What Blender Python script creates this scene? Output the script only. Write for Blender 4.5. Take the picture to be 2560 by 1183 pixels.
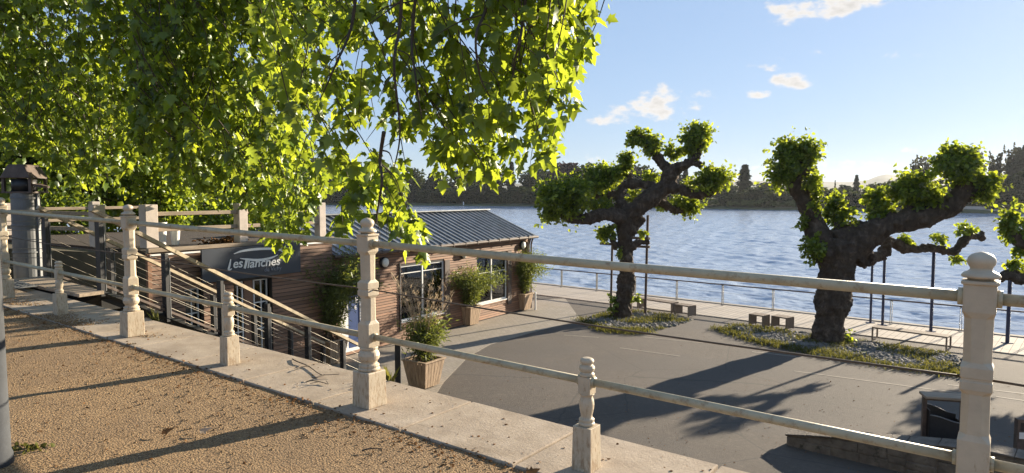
import bpy, bmesh, math, random
import numpy as np
from mathutils import Vector, Matrix, noise as mnoise

R = math.radians
HAZE = True
random.seed(7)
rng = np.random.default_rng(11)
S = bpy.context.scene
COL = S.collection
for ob in list(bpy.data.objects):
    bpy.data.objects.remove(ob)

# ------------------------------------------------------------------ camera
W, H, F = 2560.0, 1183.0, 1700.0
CZ, PITCH = 1.513, R(3.57)
cam_d = bpy.data.cameras.new("camera")
cam = bpy.data.objects.new("camera", cam_d)
COL.objects.link(cam)
cam.location = (0, 0, CZ)
cam.rotation_euler = (R(90) - PITCH, 0, 0)
cam_d.sensor_width = 36
cam_d.lens = 36 * F / W
cam_d.clip_start = 0.05
cam_d.clip_end = 12000
S.camera = cam
FW = Vector((0, math.cos(PITCH), -math.sin(PITCH)))
UP = Vector((0, math.sin(PITCH), math.cos(PITCH)))
C0 = Vector((0, 0, CZ))


def ray(px, py):
    return Vector((1, 0, 0)) * ((px - W / 2) / F) + UP * (-(py - H / 2) / F) + FW


def gp(px, py, z):                      # point of a level plane
    r = ray(px, py)
    return C0 + r * ((z - CZ) / r.z)


def dp(px, py, Y):                      # point at a distance Y in front
    r = ray(px, py)
    return C0 + r * (Y / r.y)


def project(P):                         # numpy points -> pixels
    d = P - np.array(C0)
    xc = d[:, 0]
    yc = d @ np.array(UP)
    zc = d @ np.array(FW)
    zc = np.maximum(zc, 1e-3)
    return np.stack([W / 2 + F * xc / zc, H / 2 - F * yc / zc], 1)


ZL = -3.59          # lower terrace
ZW = -4.30          # water
SUN_EL, SUN_AZ = R(13.8), R(50)         # azimuth clockwise from +Y
SUN = Vector((math.sin(SUN_AZ) * math.cos(SUN_EL), math.cos(SUN_AZ) * math.cos(SUN_EL), math.sin(SUN_EL)))


# ------------------------------------------------------------------ node helpers
class NT:
    def __init__(self, mat):
        self.t = mat.node_tree
        self.n = self.t.nodes
        self.l = self.t.links

    def new(self, typ, **kw):
        n = self.n.new(typ)
        for k, v in kw.items():
            if k in n.inputs:
                n.inputs[k].default_value = v
            else:
                setattr(n, k, v)
        return n

    def link(self, a, b):
        self.l.new(a, b)


def new_mat(name):
    m = bpy.data.materials.new(name)
    m.use_nodes = True
    t = NT(m)
    b = t.n.get("Principled BSDF")
    return m, t, b


def c4(c, k=1.0):
    return (min(1, c[0] * k), min(1, c[1] * k), min(1, c[2] * k), 1)


def ramp(t, fac, stops):
    r = t.new("ShaderNodeValToRGB")
    e = r.color_ramp.elements
    e[0].position, e[0].color = stops[0]
    e[1].position, e[1].color = stops[-1]
    for p, c in stops[1:-1]:
        x = e.new(p)
        x.color = c
    t.link(fac, r.inputs[0])
    return r.outputs[0]


def coords(t, scale=(1, 1, 1)):
    tc = t.new("ShaderNodeTexCoord")
    mp = t.new("ShaderNodeMapping")
    mp.inputs["Scale"].default_value = scale
    t.link(tc.outputs["Object"], mp.inputs["Vector"])
    return mp.outputs["Vector"]


def tex_noise(t, vec, scale, detail=6, rough=.6):
    n = t.new("ShaderNodeTexNoise")
    n.inputs["Scale"].default_value = scale
    n.inputs["Detail"].default_value = detail
    n.inputs["Roughness"].default_value = rough
    t.link(vec, n.inputs["Vector"])
    return n.outputs[0]


def mixc(t, fac, a, b, mode='MIX'):
    m = t.new("ShaderNodeMix")
    m.data_type = 'RGBA'
    m.blend_type = mode
    for sock, v in ((m.inputs[0], fac), (m.inputs[6], a), (m.inputs[7], b)):
        if hasattr(v, "is_linked"):
            t.link(v, sock)
        else:
            sock.default_value = v
    return m.outputs[2]


def math_n(t, op, a, b=None, clamp=False):
    m = t.new("ShaderNodeMath")
    m.operation = op
    m.use_clamp = clamp
    for i, v in enumerate((a, b)):
        if v is None:
            continue
        if hasattr(v, "is_linked"):
            t.link(v, m.inputs[i])
        else:
            m.inputs[i].default_value = v
    return m.outputs[0]


def bump(t, b, h, strength=.3, dist=.02):
    bp = t.new("ShaderNodeBump")
    bp.inputs["Strength"].default_value = strength
    bp.inputs["Distance"].default_value = dist
    t.link(h, bp.inputs["Height"])
    t.link(bp.outputs[0], b.inputs["Normal"])
    return bp


def basic(name, col, rough=.7, var=.25, scale=6, bs=60, bstr=.25, bdist=.01, metallic=0., stain=None, vec=(1, 1, 1)):
    m, t, b = new_mat(name)
    v = coords(t, vec)
    n = tex_noise(t, v, scale)
    c = ramp(t, n, [(.3, c4(col, 1 - var)), (.7, c4(col, 1 + var))])
    if stain:
        s = tex_noise(t, v, stain[1], 8, .7)
        f = ramp(t, s, [(stain[2], (0, 0, 0, 1)), (stain[2] + .1, (1, 1, 1, 1))])
        c = mixc(t, f, c, c4(stain[0]))
    t.link(c, b.inputs["Base Color"])
    b.inputs["Roughness"].default_value = rough
    b.inputs["Metallic"].default_value = metallic
    if bstr:
        bump(t, b, tex_noise(t, v, bs, 4), bstr, bdist)
    return m


MAT = {}


def make_materials():
    # tan grit path
    m, t, b = new_mat("tan_grit")
    v = coords(t)
    big = tex_noise(t, v, .7, 5)
    fine = tex_noise(t, v, 130, 3, .7)
    vor = t.new("ShaderNodeTexVoronoi")
    vor.inputs["Scale"].default_value = 75
    t.link(v, vor.inputs["Vector"])
    c1 = ramp(t, fine, [(.34, (.075, .045, .022, 1)), (.5, (.29, .18, .083, 1)), (.68, (.50, .345, .18, 1))])
    bw = t.new("ShaderNodeRGBToBW")
    t.link(vor.outputs["Color"], bw.inputs[0])
    c2 = mixc(t, .55, c1, bw.outputs[0], 'SOFT_LIGHT')
    c3 = mixc(t, ramp(t, big, [(.42, (0, 0, 0, 1)), (.68, (.55, .55, .55, 1))]), c2, (.19, .125, .07, 1))
    t.link(c3, b.inputs["Base Color"])
    b.inputs["Roughness"].default_value = .95
    hh = math_n(t, 'ADD', math_n(t, 'MULTIPLY', vor.outputs["Distance"], -1.2), math_n(t, 'ADD', math_n(t, 'MULTIPLY', tex_noise(t, v, 48, 5, .65), 1.6), tex_noise(t, v, 160, 3, .6)))
    bump(t, b, hh, .9, .012)
    MAT["grit"] = m
    # coping stone
    m, t, b = new_mat("pale_stone")
    v = coords(t)
    n = tex_noise(t, v, 3, 8, .65)
    f = tex_noise(t, v, 90, 4)
    c = ramp(t, n, [(.3, (.27, .21, .15, 1)), (.55, (.39, .315, .235, 1)), (.75, (.46, .38, .29, 1))])
    c = mixc(t, ramp(t, f, [(.35, (.55, .55, .55, 1)), (.5, (0, 0, 0, 1))]), c, (.26, .2, .15, 1))
    dirt = tex_noise(t, v, 1.3, 9, .75)
    c = mixc(t, ramp(t, dirt, [(.52, (0, 0, 0, 1)), (.68, (.75, .75, .75, 1))]), c, (.24, .18, .12, 1))
    t.link(c, b.inputs["Base Color"])
    b.inputs["Roughness"].default_value = .9
    bump(t, b, math_n(t, 'ADD', tex_noise(t, v, 45, 6, .7), n), .5, .008)
    MAT["stone"] = m
    # painted cast posts
    for key, col, rust_z in (("cream", (.53, .44, .315), .30), ("rail", (.47, .41, .27), None)):
        m, t, b = new_mat(key + "_paint")
        v = coords(t)
        n = tex_noise(t, v, 9, 6)
        c = ramp(t, n, [(.3, c4(col, .82)), (.7, c4(col, 1.08))])
        s = tex_noise(t, coords(t, (1, 1, .3)) if rust_z else v, 48 if rust_z else 20, 8, .72)
        if rust_z:
            sx = t.new("ShaderNodeSeparateXYZ")
            tc = t.new("ShaderNodeTexCoord")
            t.link(tc.outputs["Object"], sx.inputs[0])
            low = math_n(t, 'MULTIPLY', math_n(t, 'SUBTRACT', .62, sx.outputs[2]), .26)
            low = math_n(t, 'MAXIMUM', low, -.1)
            k = math_n(t, 'ADD', s, low)
            fac = ramp(t, k, [(.60, (0, 0, 0, 1)), (.78, (.8, .8, .8, 1))])
        else:
            fac = ramp(t, s, [(.52, (0, 0, 0, 1)), (.68, (.75, .75, .75, 1))])
        c = mixc(t, fac, c, (.24, .13, .055, 1))
        t.link(c, b.inputs["Base Color"])
        b.inputs["Roughness"].default_value = .5
        bump(t, b, math_n(t, 'ADD', tex_noise(t, v, 60, 4), math_n(t, 'MULTIPLY', fac, -.6)), .25, .004)
        MAT[key] = m
    # asphalt
    m, t, b = new_mat("worn_asphalt")
    v = coords(t)
    n = tex_noise(t, v, .35, 8, .65)
    f = tex_noise(t, v, 55, 3, .7)
    c = ramp(t, n, [(.3, (.068, .054, .042, 1)), (.52, (.092, .074, .058, 1)), (.75, (.12, .097, .076, 1))])
    c = mixc(t, ramp(t, f, [(.25, (.6, .6, .6, 1)), (.5, (0, 0, 0, 1))]), c, (.06, .053, .046, 1))
    c = mixc(t, ramp(t, f, [(.62, (0, 0, 0, 1)), (.8, (.6, .6, .6, 1))]), c, (.26, .23, .2, 1))
    md = tex_noise(t, v, 9, 6, .75)
    c = mixc(t, ramp(t, md, [(.3, (.65, .65, .65, 1)), (.5, (0, 0, 0, 1))]), c, (.062, .05, .04, 1))
    c = mixc(t, ramp(t, md, [(.56, (0, 0, 0, 1)), (.72, (.6, .6, .6, 1))]), c, (.16, .132, .105, 1))
    pt = tex_noise(t, v, .16, 5, .6)
    c = mixc(t, ramp(t, pt, [(.50, (0, 0, 0, 1)), (.53, (.5, .5, .5, 1))]), c, (.078, .067, .058, 1))
    wr = t.new("ShaderNodeTexVoronoi")
    wr.feature = 'DISTANCE_TO_EDGE'
    wr.inputs["Scale"].default_value = .27
    dn = t.new("ShaderNodeTexNoise")
    dn.inputs["Scale"].default_value = 1.6
    dn.inputs["Detail"].default_value = 6
    t.link(v, dn.inputs["Vector"])
    vm = mixc(t, .12, v, dn.outputs["Color"])
    t.link(vm, wr.inputs["Vector"])
    crack = ramp(t, wr.outputs["Distance"], [(.0, (.75, .75, .75, 1)), (.006, (0, 0, 0, 1))])
    c = mixc(t, crack, c, (.045, .04, .034, 1))
    sp = t.new("ShaderNodeTexVoronoi")
    sp.inputs["Scale"].default_value = 4.5
    t.link(v, sp.inputs["Vector"])
    c = mixc(t, ramp(t, sp.outputs["Distance"], [(.03, (.8, .8, .8, 1)), (.07, (0, 0, 0, 1))]), c, (.06, .05, .04, 1))
    t.link(c, b.inputs["Base Color"])
    b.inputs["Roughness"].default_value = .9
    bump(t, b, f, .55, .015)
    MAT["asphalt"] = m
    # pale concrete apron with small paving courses
    m, t, b = new_mat("apron_paving")
    v = coords(t)
    br = t.new("ShaderNodeTexBrick")
    br.inputs["Scale"].default_value = 1
    br.inputs["Brick Width"].default_value = .24
    br.inputs["Row Height"].default_value = .12
    br.inputs["Mortar Size"].default_value = .007
    br.inputs["Color1"].default_value = (.25, .215, .175, 1)
    br.inputs["Color2"].default_value = (.3, .26, .21, 1)
    br.inputs["Mortar"].default_value = (.15, .125, .1, 1)
    t.link(v, br.inputs["Vector"])
    n = tex_noise(t, v, .8, 7, .65)
    c = mixc(t, ramp(t, n, [(.45, (0, 0, 0, 1)), (.7, (.6, .6, .6, 1))]), br.outputs[0], (.21, .185, .13, 1))
    t.link(c, b.inputs["Base Color"])
    b.inputs["Roughness"].default_value = .9
    bump(t, b, tex_noise(t, v, 40, 4), .2, .006)
    MAT["apron"] = m
    # quay deck, slabs laid across
    m, t, b = new_mat("quay_slabs")
    v = coords(t)
    br = t.new("ShaderNodeTexBrick")
    br.offset = 0
    br.inputs["Scale"].default_value = 1
    br.inputs["Brick Width"].default_value = .22
    br.inputs["Row Height"].default_value = 1.45
    br.inputs["Mortar Size"].default_value = .016
    br.inputs["Color1"].default_value = (.37, .32, .265, 1)
    br.inputs["Color2"].default_value = (.42, .365, .305, 1)
    br.inputs["Mortar"].default_value = (.15, .125, .1, 1)
    t.link(v, br.inputs["Vector"])
    n = tex_noise(t, v, 1.1, 7, .65)
    c = mixc(t, ramp(t, n, [(.45, (0, 0, 0, 1)), (.75, (.5, .5, .5, 1))]), br.outputs[0], (.27, .23, .185, 1))
    t.link(c, b.inputs["Base Color"])
    b.inputs["Roughness"].default_value = .85
    MAT["deck"] = m
    # water
    m, t, b = new_mat("river_water")
    v = coords(t, (1, 1, 1))
    mp = t.new("ShaderNodeMapping")
    mp.inputs["Rotation"].default_value = (0, 0, R(18))
    mp.inputs["Scale"].default_value = (.42, 1.1, 1)
    tc = t.new("ShaderNodeTexCoord")
    t.link(tc.outputs["Object"], mp.inputs["Vector"])
    w1 = tex_noise(t, mp.outputs[0], 1.0, 4, .55)
    w2 = tex_noise(t, v, 3.4, 3, .55)
    w3 = tex_noise(t, mp.outputs[0], .22, 3, .5)
    hgt = math_n(t, 'ADD', math_n(t, 'MULTIPLY', w1, 1.0), math_n(t, 'ADD', math_n(t, 'MULTIPLY', w2, .28), math_n(t, 'MULTIPLY', w3, 1.6)))
    bump(t, b, hgt, .9, .16)
    b.inputs["Base Color"].default_value = (.34, .39, .47, 1)
    b.inputs["Roughness"].default_value = .16
    b.inputs["IOR"].default_value = 1.33
    MAT["water"] = m
    # leaves
    for key, d, tr, mixf, var in (
            ("leaf_near", (.08, .135, .018), (.39, .48, .035), .54, .45),
            ("leaf_mid", (.075, .13, .018), (.36, .45, .035), .53, .45),
            ("leaf_pollard", (.08, .135, .02), (.40, .48, .035), .5, .55),
            ("leaf_dark", (.05, .085, .016), (.26, .34, .03), .45, .4),
            ("leaf_bamboo", (.085, .115, .025), (.26, .3, .05), .4, .35),
            ("leaf_far", (.028, .045, .016), (.045, .06, .014), .3, .35),
            ("leaf_far_light", (.045, .062, .018), (.075, .09, .016), .35, .35),
            ("leaf_far_blue", (.022, .036, .022), (.03, .045, .02), .3, .35),
            ("leaf_bush", (.09, .12, .03), (.14, .17, .03), .4, .3),
            ("leaf_purple", (.04, .022, .026), (.05, .02, .02), .3, .3),
            ("leaf_conifer", (.02, .034, .018), (.025, .04, .015), .25, .3),
            ("leaf_poplar", (.06, .06, .04), (.08, .08, .04), .4, .3),
            ("grass", (.10, .105, .028), (.18, .175, .04), .4, .4),
            ("dry_grass", (.5, .4, .29), (.5, .4, .28), .45, .3),
            ("dead_leaf", (.18, .09, .035), (.14, .07, .03), .3, .5)):
        m, t, b = new_mat(key)
        t.n.remove(b)
        geo = t.new("ShaderNodeNewGeometry")
        rnd = geo.outputs["Random Per Island"]
        cd = ramp(t, rnd, [(0, c4(d, 1 - var)), (1, c4(d, 1 + var))])
        ct = ramp(t, rnd, [(0, c4(tr, 1 - var)), (.6, c4(tr)), (1, (min(1, tr[0] * (1 + var)), min(1, tr[1] * (1 + .7 * var)), tr[2], 1))])
        df = t.new("ShaderNodeBsdfDiffuse")
        t.link(cd, df.inputs[0])
        tl = t.new("ShaderNodeBsdfTranslucent")
        t.link(ct, tl.inputs[0])
        mx = t.new("ShaderNodeMixShader")
        mx.inputs[0].default_value = mixf
        t.link(df.outputs[0], mx.inputs[1])
        t.link(tl.outputs[0], mx.inputs[2])
        gl = t.new("ShaderNodeBsdfGlossy")
        gl.inputs["Roughness"].default_value = .38
        gl.inputs[0].default_value = (.9, .95, .85, 1)
        mg = t.new("ShaderNodeMixShader")
        mg.inputs[0].default_value = .035 if key.startswith("leaf_") and not key.startswith("leaf_far") and key not in ("leaf_conifer", "leaf_purple") else .01
        t.link(mx.outputs[0], mg.inputs[1])
        t.link(gl.outputs[0], mg.inputs[2])
        t.link(mg.outputs[0], t.n["Material Output"].inputs[0])
        MAT[key] = m
    # bark
    m, t, b = new_mat("bark")
    v = coords(t, (1, 1, .45))
    n = tex_noise(t, v, 5, 8, .7)
    c = ramp(t, n, [(.3, (.038, .026, .018, 1)), (.55, (.085, .061, .044, 1)), (.72, (.20, .155, .115, 1))])
    t.link(c, b.inputs["Base Color"])
    b.inputs["Roughness"].default_value = .95
    bump(t, b, math_n(t, 'ADD', tex_noise(t, v, 14, 8, .75), n), .9, .06)
    MAT["bark"] = m
    MAT["twig"] = basic("twig_bark", (.055, .042, .03), .9, .3, 10, 40, .2)
    # cladding: reddish boards, per board tone
    for key, col in (("boards", (.25, .125, .066)), ("boards_grey", (.235, .13, .077))):
        m, t, b = new_mat(key)
        v = coords(t, (.6, 1, 6))
        geo = t.new("ShaderNodeNewGeometry")
        tone = ramp(t, geo.outputs["Random Per Island"], [(0, c4(col, .68)), (1, c4(col, 1.35))])
        n = tex_noise(t, v, 4, 7, .7)
        c = mixc(t, ramp(t, n, [(.4, (0, 0, 0, 1)), (.7, (.7, .7, .7, 1))]), tone, c4((col[0] * .55 + .02, col[1] * .6 + .02, col[2] * .7 + .02)))
        t.link(c, b.inputs["Base Color"])
        b.inputs["Roughness"].default_value = .75
        bump(t, b, n, .3, .008)
        MAT[key] = m
    MAT["roof"] = basic("roof_sheet", (.19, .205, .22), .45, .3, 2.5, 20, .12, .01, .25, ((.17, .15, .13), 3, .58))
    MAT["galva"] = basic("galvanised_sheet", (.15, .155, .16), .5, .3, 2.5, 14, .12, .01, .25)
    MAT["black"] = basic("black_steel", (.018, .018, .02), .5, .3, 12, 60, .1)
    MAT["void"] = basic("near_black", (.018, .017, .016), .95, .3, 5, 60, .3)  # even near-black tone for the treads and the slope beside them
    MAT["cable"] = basic("steel_cable", (.19, .165, .125), .45, .1, 20, 60, .0, metallic=.3)
    MAT["handrail"] = basic("weathered_handrail", (.36, .29, .19), .6, .3, 7, 50, .25, .006, stain=((.1, .075, .05), 9, .58), vec=(1, 1, 1))
    MAT["rod"] = basic("brown_cable", (.09, .065, .045), .7, .3, 20, 50, .1)
    MAT["blue_steel"] = basic("blue_steel", (.03, .038, .085), .45, .2, 6, 50, .08)
    MAT["rust_steel"] = basic("brown_steel", (.10, .07, .055), .7, .35, 9, 60, .2)
    MAT["grey_post"] = basic("grey_cast_post", (.05, .054, .06), .95, .25, 6, 40, .3, .006, stain=((.3, .19, .09), 5, .6))
    MAT["wood_plank"] = basic("weathered_planks", (.30, .235, .17), .85, .3, 3, 40, .4, .008, vec=(.7, 7, 7))
    MAT["bench_wood"] = basic("bench_wood", (.22, .165, .12), .75, .3, 4, 40, .3, .006, vec=(1, 7, 7))
    MAT["planter"] = basic("planter_wood", (.38, .27, .175), .8, .35, 3, 40, .35, .008, stain=((.13, .09, .06), 4, .58), vec=(5, 5, .8))
    MAT["soil"] = basic("soil", (.05, .035, .025), .95, .4, 8, 30, .6, .03)
    MAT["concrete"] = basic("terrace_concrete", (.52, .45, .39), .85, .16, 4, 50, .3, .006, stain=((.3, .2, .14), 7, .66))
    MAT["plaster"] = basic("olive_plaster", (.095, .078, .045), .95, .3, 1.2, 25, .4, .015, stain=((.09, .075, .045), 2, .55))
    MAT["retain"] = basic("retaining_concrete", (.3, .27, .23), .9, .25, 1.5, 30, .3)
    MAT["sign"] = basic("sign_slate", (.030, .038, .052), .42, .15, 1.5, 40, .05)
    MAT["white"] = basic("white_paint", (.78, .77, .74), .45, .06, 6, 40, .05)
    MAT["faded"] = basic("faded_letters", (.2, .22, .26), .45, .3, 22, 40, .0)
    MAT["blue_print"] = basic("blue_print", (.03, .06, .17), .4, .15, 3, 40, .0)
    MAT["line"] = basic("worn_road_paint", (.26, .225, .18), .85, .25, 4, 50, .2, stain=((.14, .12, .1), 6, .55))
    MAT["lens"] = basic("lamp_lens", (.72, .70, .62), .35, .06, 6, 40, .0)
    MAT["masonry"] = basic("rubble_stone", (.15, .125, .10), .92, .4, 3.5, 22, .8, .03, stain=((.06, .055, .04), 5, .56))
    MAT["pebble"] = basic("pebbles", (.15, .14, .125), .85, .6, 3.1, 30, .3)
    MAT["bed_soil"] = basic("pebble_bed_soil", (.15, .125, .09), .95, .5, 9, 60, .8, .02, stain=((.1, .13, .04), 2.5, .52))
    MAT["bank"] = basic("far_grass", (.06, .072, .03), .95, .4, .05, .6, .2, .3)
    MAT["hill"] = basic("far_hill", (.075, .085, .06), .95, .35, .012, .06, .3, 4)
    MAT["park"] = basic("park_ground", (.07, .075, .035), .95, .4, .4, 6, .5, .05)
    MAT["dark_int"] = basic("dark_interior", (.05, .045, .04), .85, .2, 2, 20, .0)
    MAT["floor_int"] = basic("interior_floor", (.16, .12, .09), .5, .2, 2, 20, .0)
    # window glass
    m, t, b = new_mat("window_glass")
    t.n.remove(b)
    tr = t.new("ShaderNodeBsdfTransparent")
    tr.inputs[0].default_value = (.78, .84, .84, 1)
    gl = t.new("ShaderNodeBsdfGlossy")
    gl.inputs["Roughness"].default_value = .03
    fr = t.new("ShaderNodeFresnel")
    fr.inputs[0].default_value = 1.75
    mx = t.new("ShaderNodeMixShader")
    t.link(fr.outputs[0], mx.inputs[0])
    t.link(tr.outputs[0], mx.inputs[1])
    t.link(gl.outputs[0], mx.inputs[2])
    t.link(mx.outputs[0], t.n["Material Output"].inputs[0])
    MAT["glass"] = m


make_materials()


# ------------------------------------------------------------------ mesh helpers
class MB:
    """collects shapes, builds ONE mesh object"""

    def __init__(self):
        self.v, self.f = [], []

    def add(self, vs, fs):
        o = len(self.v)
        self.v.extend([tuple(p) for p in vs])
        self.f.extend([tuple(i + o for i in f) for f in fs])
        return self

    def box(self, a, b):
        x0, y0, z0 = a
        x1, y1, z1 = b
        vs = [(x0, y0, z0), (x1, y0, z0), (x1, y1, z0), (x0, y1, z0), (x0, y0, z1), (x1, y0, z1), (x1, y1, z1), (x0, y1, z1)]
        return self.add(vs, [(0, 3, 2, 1), (4, 5, 6, 7), (0, 1, 5, 4), (1, 2, 6, 5), (2, 3, 7, 6), (3, 0, 4, 7)])

    def bar(self, p, q, w, h, upv=(0, 0, 1)):
        """box beam from p to q, width w sideways, h along up"""
        p, q = Vector(p), Vector(q)
        d = (q - p).normalized()
        s = d.cross(Vector(upv))
        if s.length < 1e-5:
            s = d.cross(Vector((1, 0, 0)))
        s.normalize()
        u = s.cross(d)
        vs = []
        for e in (p, q):
            for a, b in ((-1, -1), (1, -1), (1, 1), (-1, 1)):
                vs.append(e + s * (a * w / 2) + u * (b * h / 2))
        return self.add(vs, [(3, 2, 1, 0), (4, 5, 6, 7), (0, 1, 5, 4), (1, 2, 6, 5), (2, 3, 7, 6), (3, 0, 4, 7)])

    def tube(self, pts, rad, n=8, caps=True, jit=0):
        pts = [Vector(p) for p in pts]
        if not hasattr(rad, "__len__"):
            rad = [rad] * len(pts)
        vs, fs = [], []
        prev = None
        for i, p in enumerate(pts):
            d = (pts[min(i + 1, len(pts) - 1)] - pts[max(i - 1, 0)]).normalized()
            if prev is None:
                s = d.cross(Vector((0, 0, 1)))
                if s.length < 1e-3:
                    s = d.cross(Vector((0, 1, 0)))
                s.normalize()
            else:
                s = (prev - d * prev.dot(d)).normalized()
            prev = s
            u = d.cross(s)
            for k in range(n):
                a = 2 * math.pi * k / n
                r = rad[i] * (1 + (random.uniform(-jit, jit) if jit else 0))
                vs.append(p + s * (math.cos(a) * r) + u * (math.sin(a) * r))
        for i in range(len(pts) - 1):
            for k in range(n):
                a, b = i * n + k, i * n + (k + 1) % n
                fs.append((a, b, b + n, a + n))
        if caps:
            fs.append(tuple(range(n - 1, -1, -1)))
            fs.append(tuple(range((len(pts) - 1) * n, len(pts) * n)))
        return self.add(vs, fs)

    def lathe(self, prof, n=24, c=(0, 0, 0)):
        vs, fs = [], []
        for z, r in prof:
            for k in range(n):
                a = 2 * math.pi * k / n
                vs.append((c[0] + r * math.cos(a), c[1] + r * math.sin(a), c[2] + z))
        for i in range(len(prof) - 1):
            for k in range(n):
                a, b = i * n + k, i * n + (k + 1) % n
                fs.append((a, b, b + n, a + n))
        fs.append(tuple(range(n - 1, -1, -1)))
        fs.append(tuple(range((len(prof) - 1) * n, len(prof) * n)))
        return self.add(vs, fs)

    def octo(self, secs):
        """sections (z, half width, corner cut)"""
        vs, fs = [], []
        for z, w, c in secs:
            e = w - c
            vs += [(w, -e, z), (w, e, z), (e, w, z), (-e, w, z), (-w, e, z), (-w, -e, z), (-e, -w, z), (e, -w, z)]
        n = 8
        for i in range(len(secs) - 1):
            for k in range(n):
                a, b = i * n + k, i * n + (k + 1) % n
                fs.append((a, b, b + n, a + n))
        fs.append(tuple(range(n - 1, -1, -1)))
        fs.append(tuple(range((len(secs) - 1) * n, len(secs) * n)))
        return self.add(vs, fs)

    def prism(self, poly, z0, z1):
        n = len(poly)
        A = sum(poly[i][0] * poly[(i + 1) % n][1] - poly[(i + 1) % n][0] * poly[i][1] for i in range(n))
        if A < 0:
            poly = poly[::-1]
        vs = [(p[0], p[1], z0) for p in poly] + [(p[0], p[1], z1) for p in poly]
        fs = [tuple(range(n - 1, -1, -1)), tuple(range(n, 2 * n))]
        for i in range(n):
            j = (i + 1) % n
            fs.append((i, j, j + n, i + n))
        return self.add(vs, fs)

    def mesh(self, name, mat=None, smooth=False):
        me = bpy.data.meshes.new(name)
        me.from_pydata(self.v, [], self.f)
        if mat:
            me.materials.append(MAT[mat] if isinstance(mat, str) else mat)
        if smooth:
            me.polygons.foreach_set("use_smooth", [True] * len(me.polygons))
        me.update()
        return me

    def build(self, name, mat, parent=None, smooth=False, bevel=0, loc=None, rz=None, seg=2):
        o = bpy.data.objects.new(name, self.mesh(name, mat, smooth))
        COL.objects.link(o)
        if parent:
            o.parent = parent
        if loc is not None:
            o.location = loc
        if rz is not None:
            o.rotation_euler = (0, 0, rz)
        if bevel:
            md = o.modifiers.new("bevel", 'BEVEL')
            md.width = bevel
            md.segments = seg
            md.limit_method = 'ANGLE'
            md.angle_limit = R(40)
        return o


def tag(o, label=None, cat=None, group=None, kind=None):
    if label:
        o["label"] = label
    if cat:
        o["category"] = cat
    if group:
        o["group"] = group
    if kind:
        o["kind"] = kind
    return o


def thing(name, label, cat, loc=(0, 0, 0), rz=0, group=None):
    o = bpy.data.objects.new(name, None)
    COL.objects.link(o)
    o.location = loc
    o.rotation_euler = (0, 0, rz)
    o.empty_display_size = .2
    return tag(o, label, cat, group)


def copy_tree(o, parent=None):
    c = o.copy()
    COL.objects.link(c)
    if parent:
        c.parent = parent
    for ch in list(o.children):
        copy_tree(ch, c)
    return c


def structure(name, mb, mat, smooth=False, loc=None, rz=None, label=None, cat=None):
    o = mb.build(name, mat, None, smooth, 0, loc, rz)
    return tag(o, label, cat, None, 'structure')


def grid_sheet(x0, x1, y0, y1, nx, ny, fz):
    mb = MB()
    vs, fs = [], []
    for j in range(ny + 1):
        for i in range(nx + 1):
            x = x0 + (x1 - x0) * i / nx
            y = y0 + (y1 - y0) * j / ny
            vs.append((x, y, fz(x, y)))
    for j in range(ny):
        for i in range(nx):
            a = j * (nx + 1) + i
            fs.append((a, a + 1, a + nx + 2, a + nx + 1))
    return mb.add(vs, fs)


# leaf templates: vertices (x side, y tip, z normal) and triangles
def plane_leaf():
    right = [(.09, -.05), (.40, .02), (.30, .17), (.58, .44), (.28, .47), (.20, .68)]
    pts = [(0, 0)] + right + [(0, 1.0)] + [(-x, y) for x, y in right[::-1]]
    vs = [(0, .36, .03)]
    for x, y in pts:
        vs.append((x, y, -.30 * abs(x) - .14 * y * y + (.05 if abs(x) > .35 else 0)))
    n = len(pts)
    return np.array(vs), np.array([(0, 1 + i, 1 + (i + 1) % n) for i in range(n)])


def small_leaf():
    vs = [(0, 0, 0), (.38, .3, -.1), (.25, .75, -.14), (0, 1, -.12), (-.25, .75, -.14), (-.38, .3, -.1), (0, .45, .05)]
    fs = [(6, 0, 1), (6, 1, 2), (6, 2, 3), (6, 3, 4), (6, 4, 5), (6, 5, 0)]
    return np.array(vs, float), np.array(fs)


def blade_leaf():
    vs = [(0, 0, 0), (.09, .35, .0), (0, 1, -.22), (-.09, .35, 0)]
    return np.array(vs, float), np.array([(0, 1, 2), (0, 2, 3)])


def quad_leaf():
    vs = [(-.5, 0, -.06), (0, .0, .06), (.5, .1, -.06), (.42, .9, -.1), (0, 1, .04), (-.45, .8, -.1)]
    return np.array(vs, float), np.array([(0, 1, 4), (0, 4, 5), (1, 2, 3), (1, 3, 4)])


LEAF_PLANE, LEAF_SMALL, LEAF_BLADE, LEAF_QUAD = plane_leaf(), small_leaf(), blade_leaf(), quad_leaf()


def nrm(a):
    return a / np.maximum(np.linalg.norm(a, axis=1, keepdims=True), 1e-6)


def leaves_mesh(name, mat, pos, tip, nor, size, tpl):
    V, T = tpl
    tip = nrm(tip)
    side = nrm(np.cross(tip, nor))
    nor = np.cross(side, tip)
    n, k = len(pos), len(V)
    flex = rng.uniform(.4, 1.9, (n, 1))
    P = (pos[:, None, :] + size[:, None, None] * (V[None, :, 0:1] * side[:, None, :] + V[None, :, 1:2] * tip[:, None, :]
         + (V[None, :, 2:3] * flex[:, :, None]) * nor[:, None, :]))
    P = P.reshape(-1, 3)
    FF = (T[None] + (np.arange(n) * k)[:, None, None]).reshape(-1, 3)
    me = bpy.data.meshes.new(name)
    me.vertices.add(len(P))
    me.vertices.foreach_set("co", P.astype(np.float32).ravel())
    me.loops.add(FF.size)
    me.loops.foreach_set("vertex_index", FF.astype(np.int32).ravel())
    me.polygons.add(len(FF))
    me.polygons.foreach_set("loop_start", (np.arange(len(FF)) * 3).astype(np.int32))
    me.polygons.foreach_set("loop_total", np.full(len(FF), 3, np.int32))
    me.update(calc_edges=True)
    me.materials.append(MAT[mat])
    return me


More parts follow.
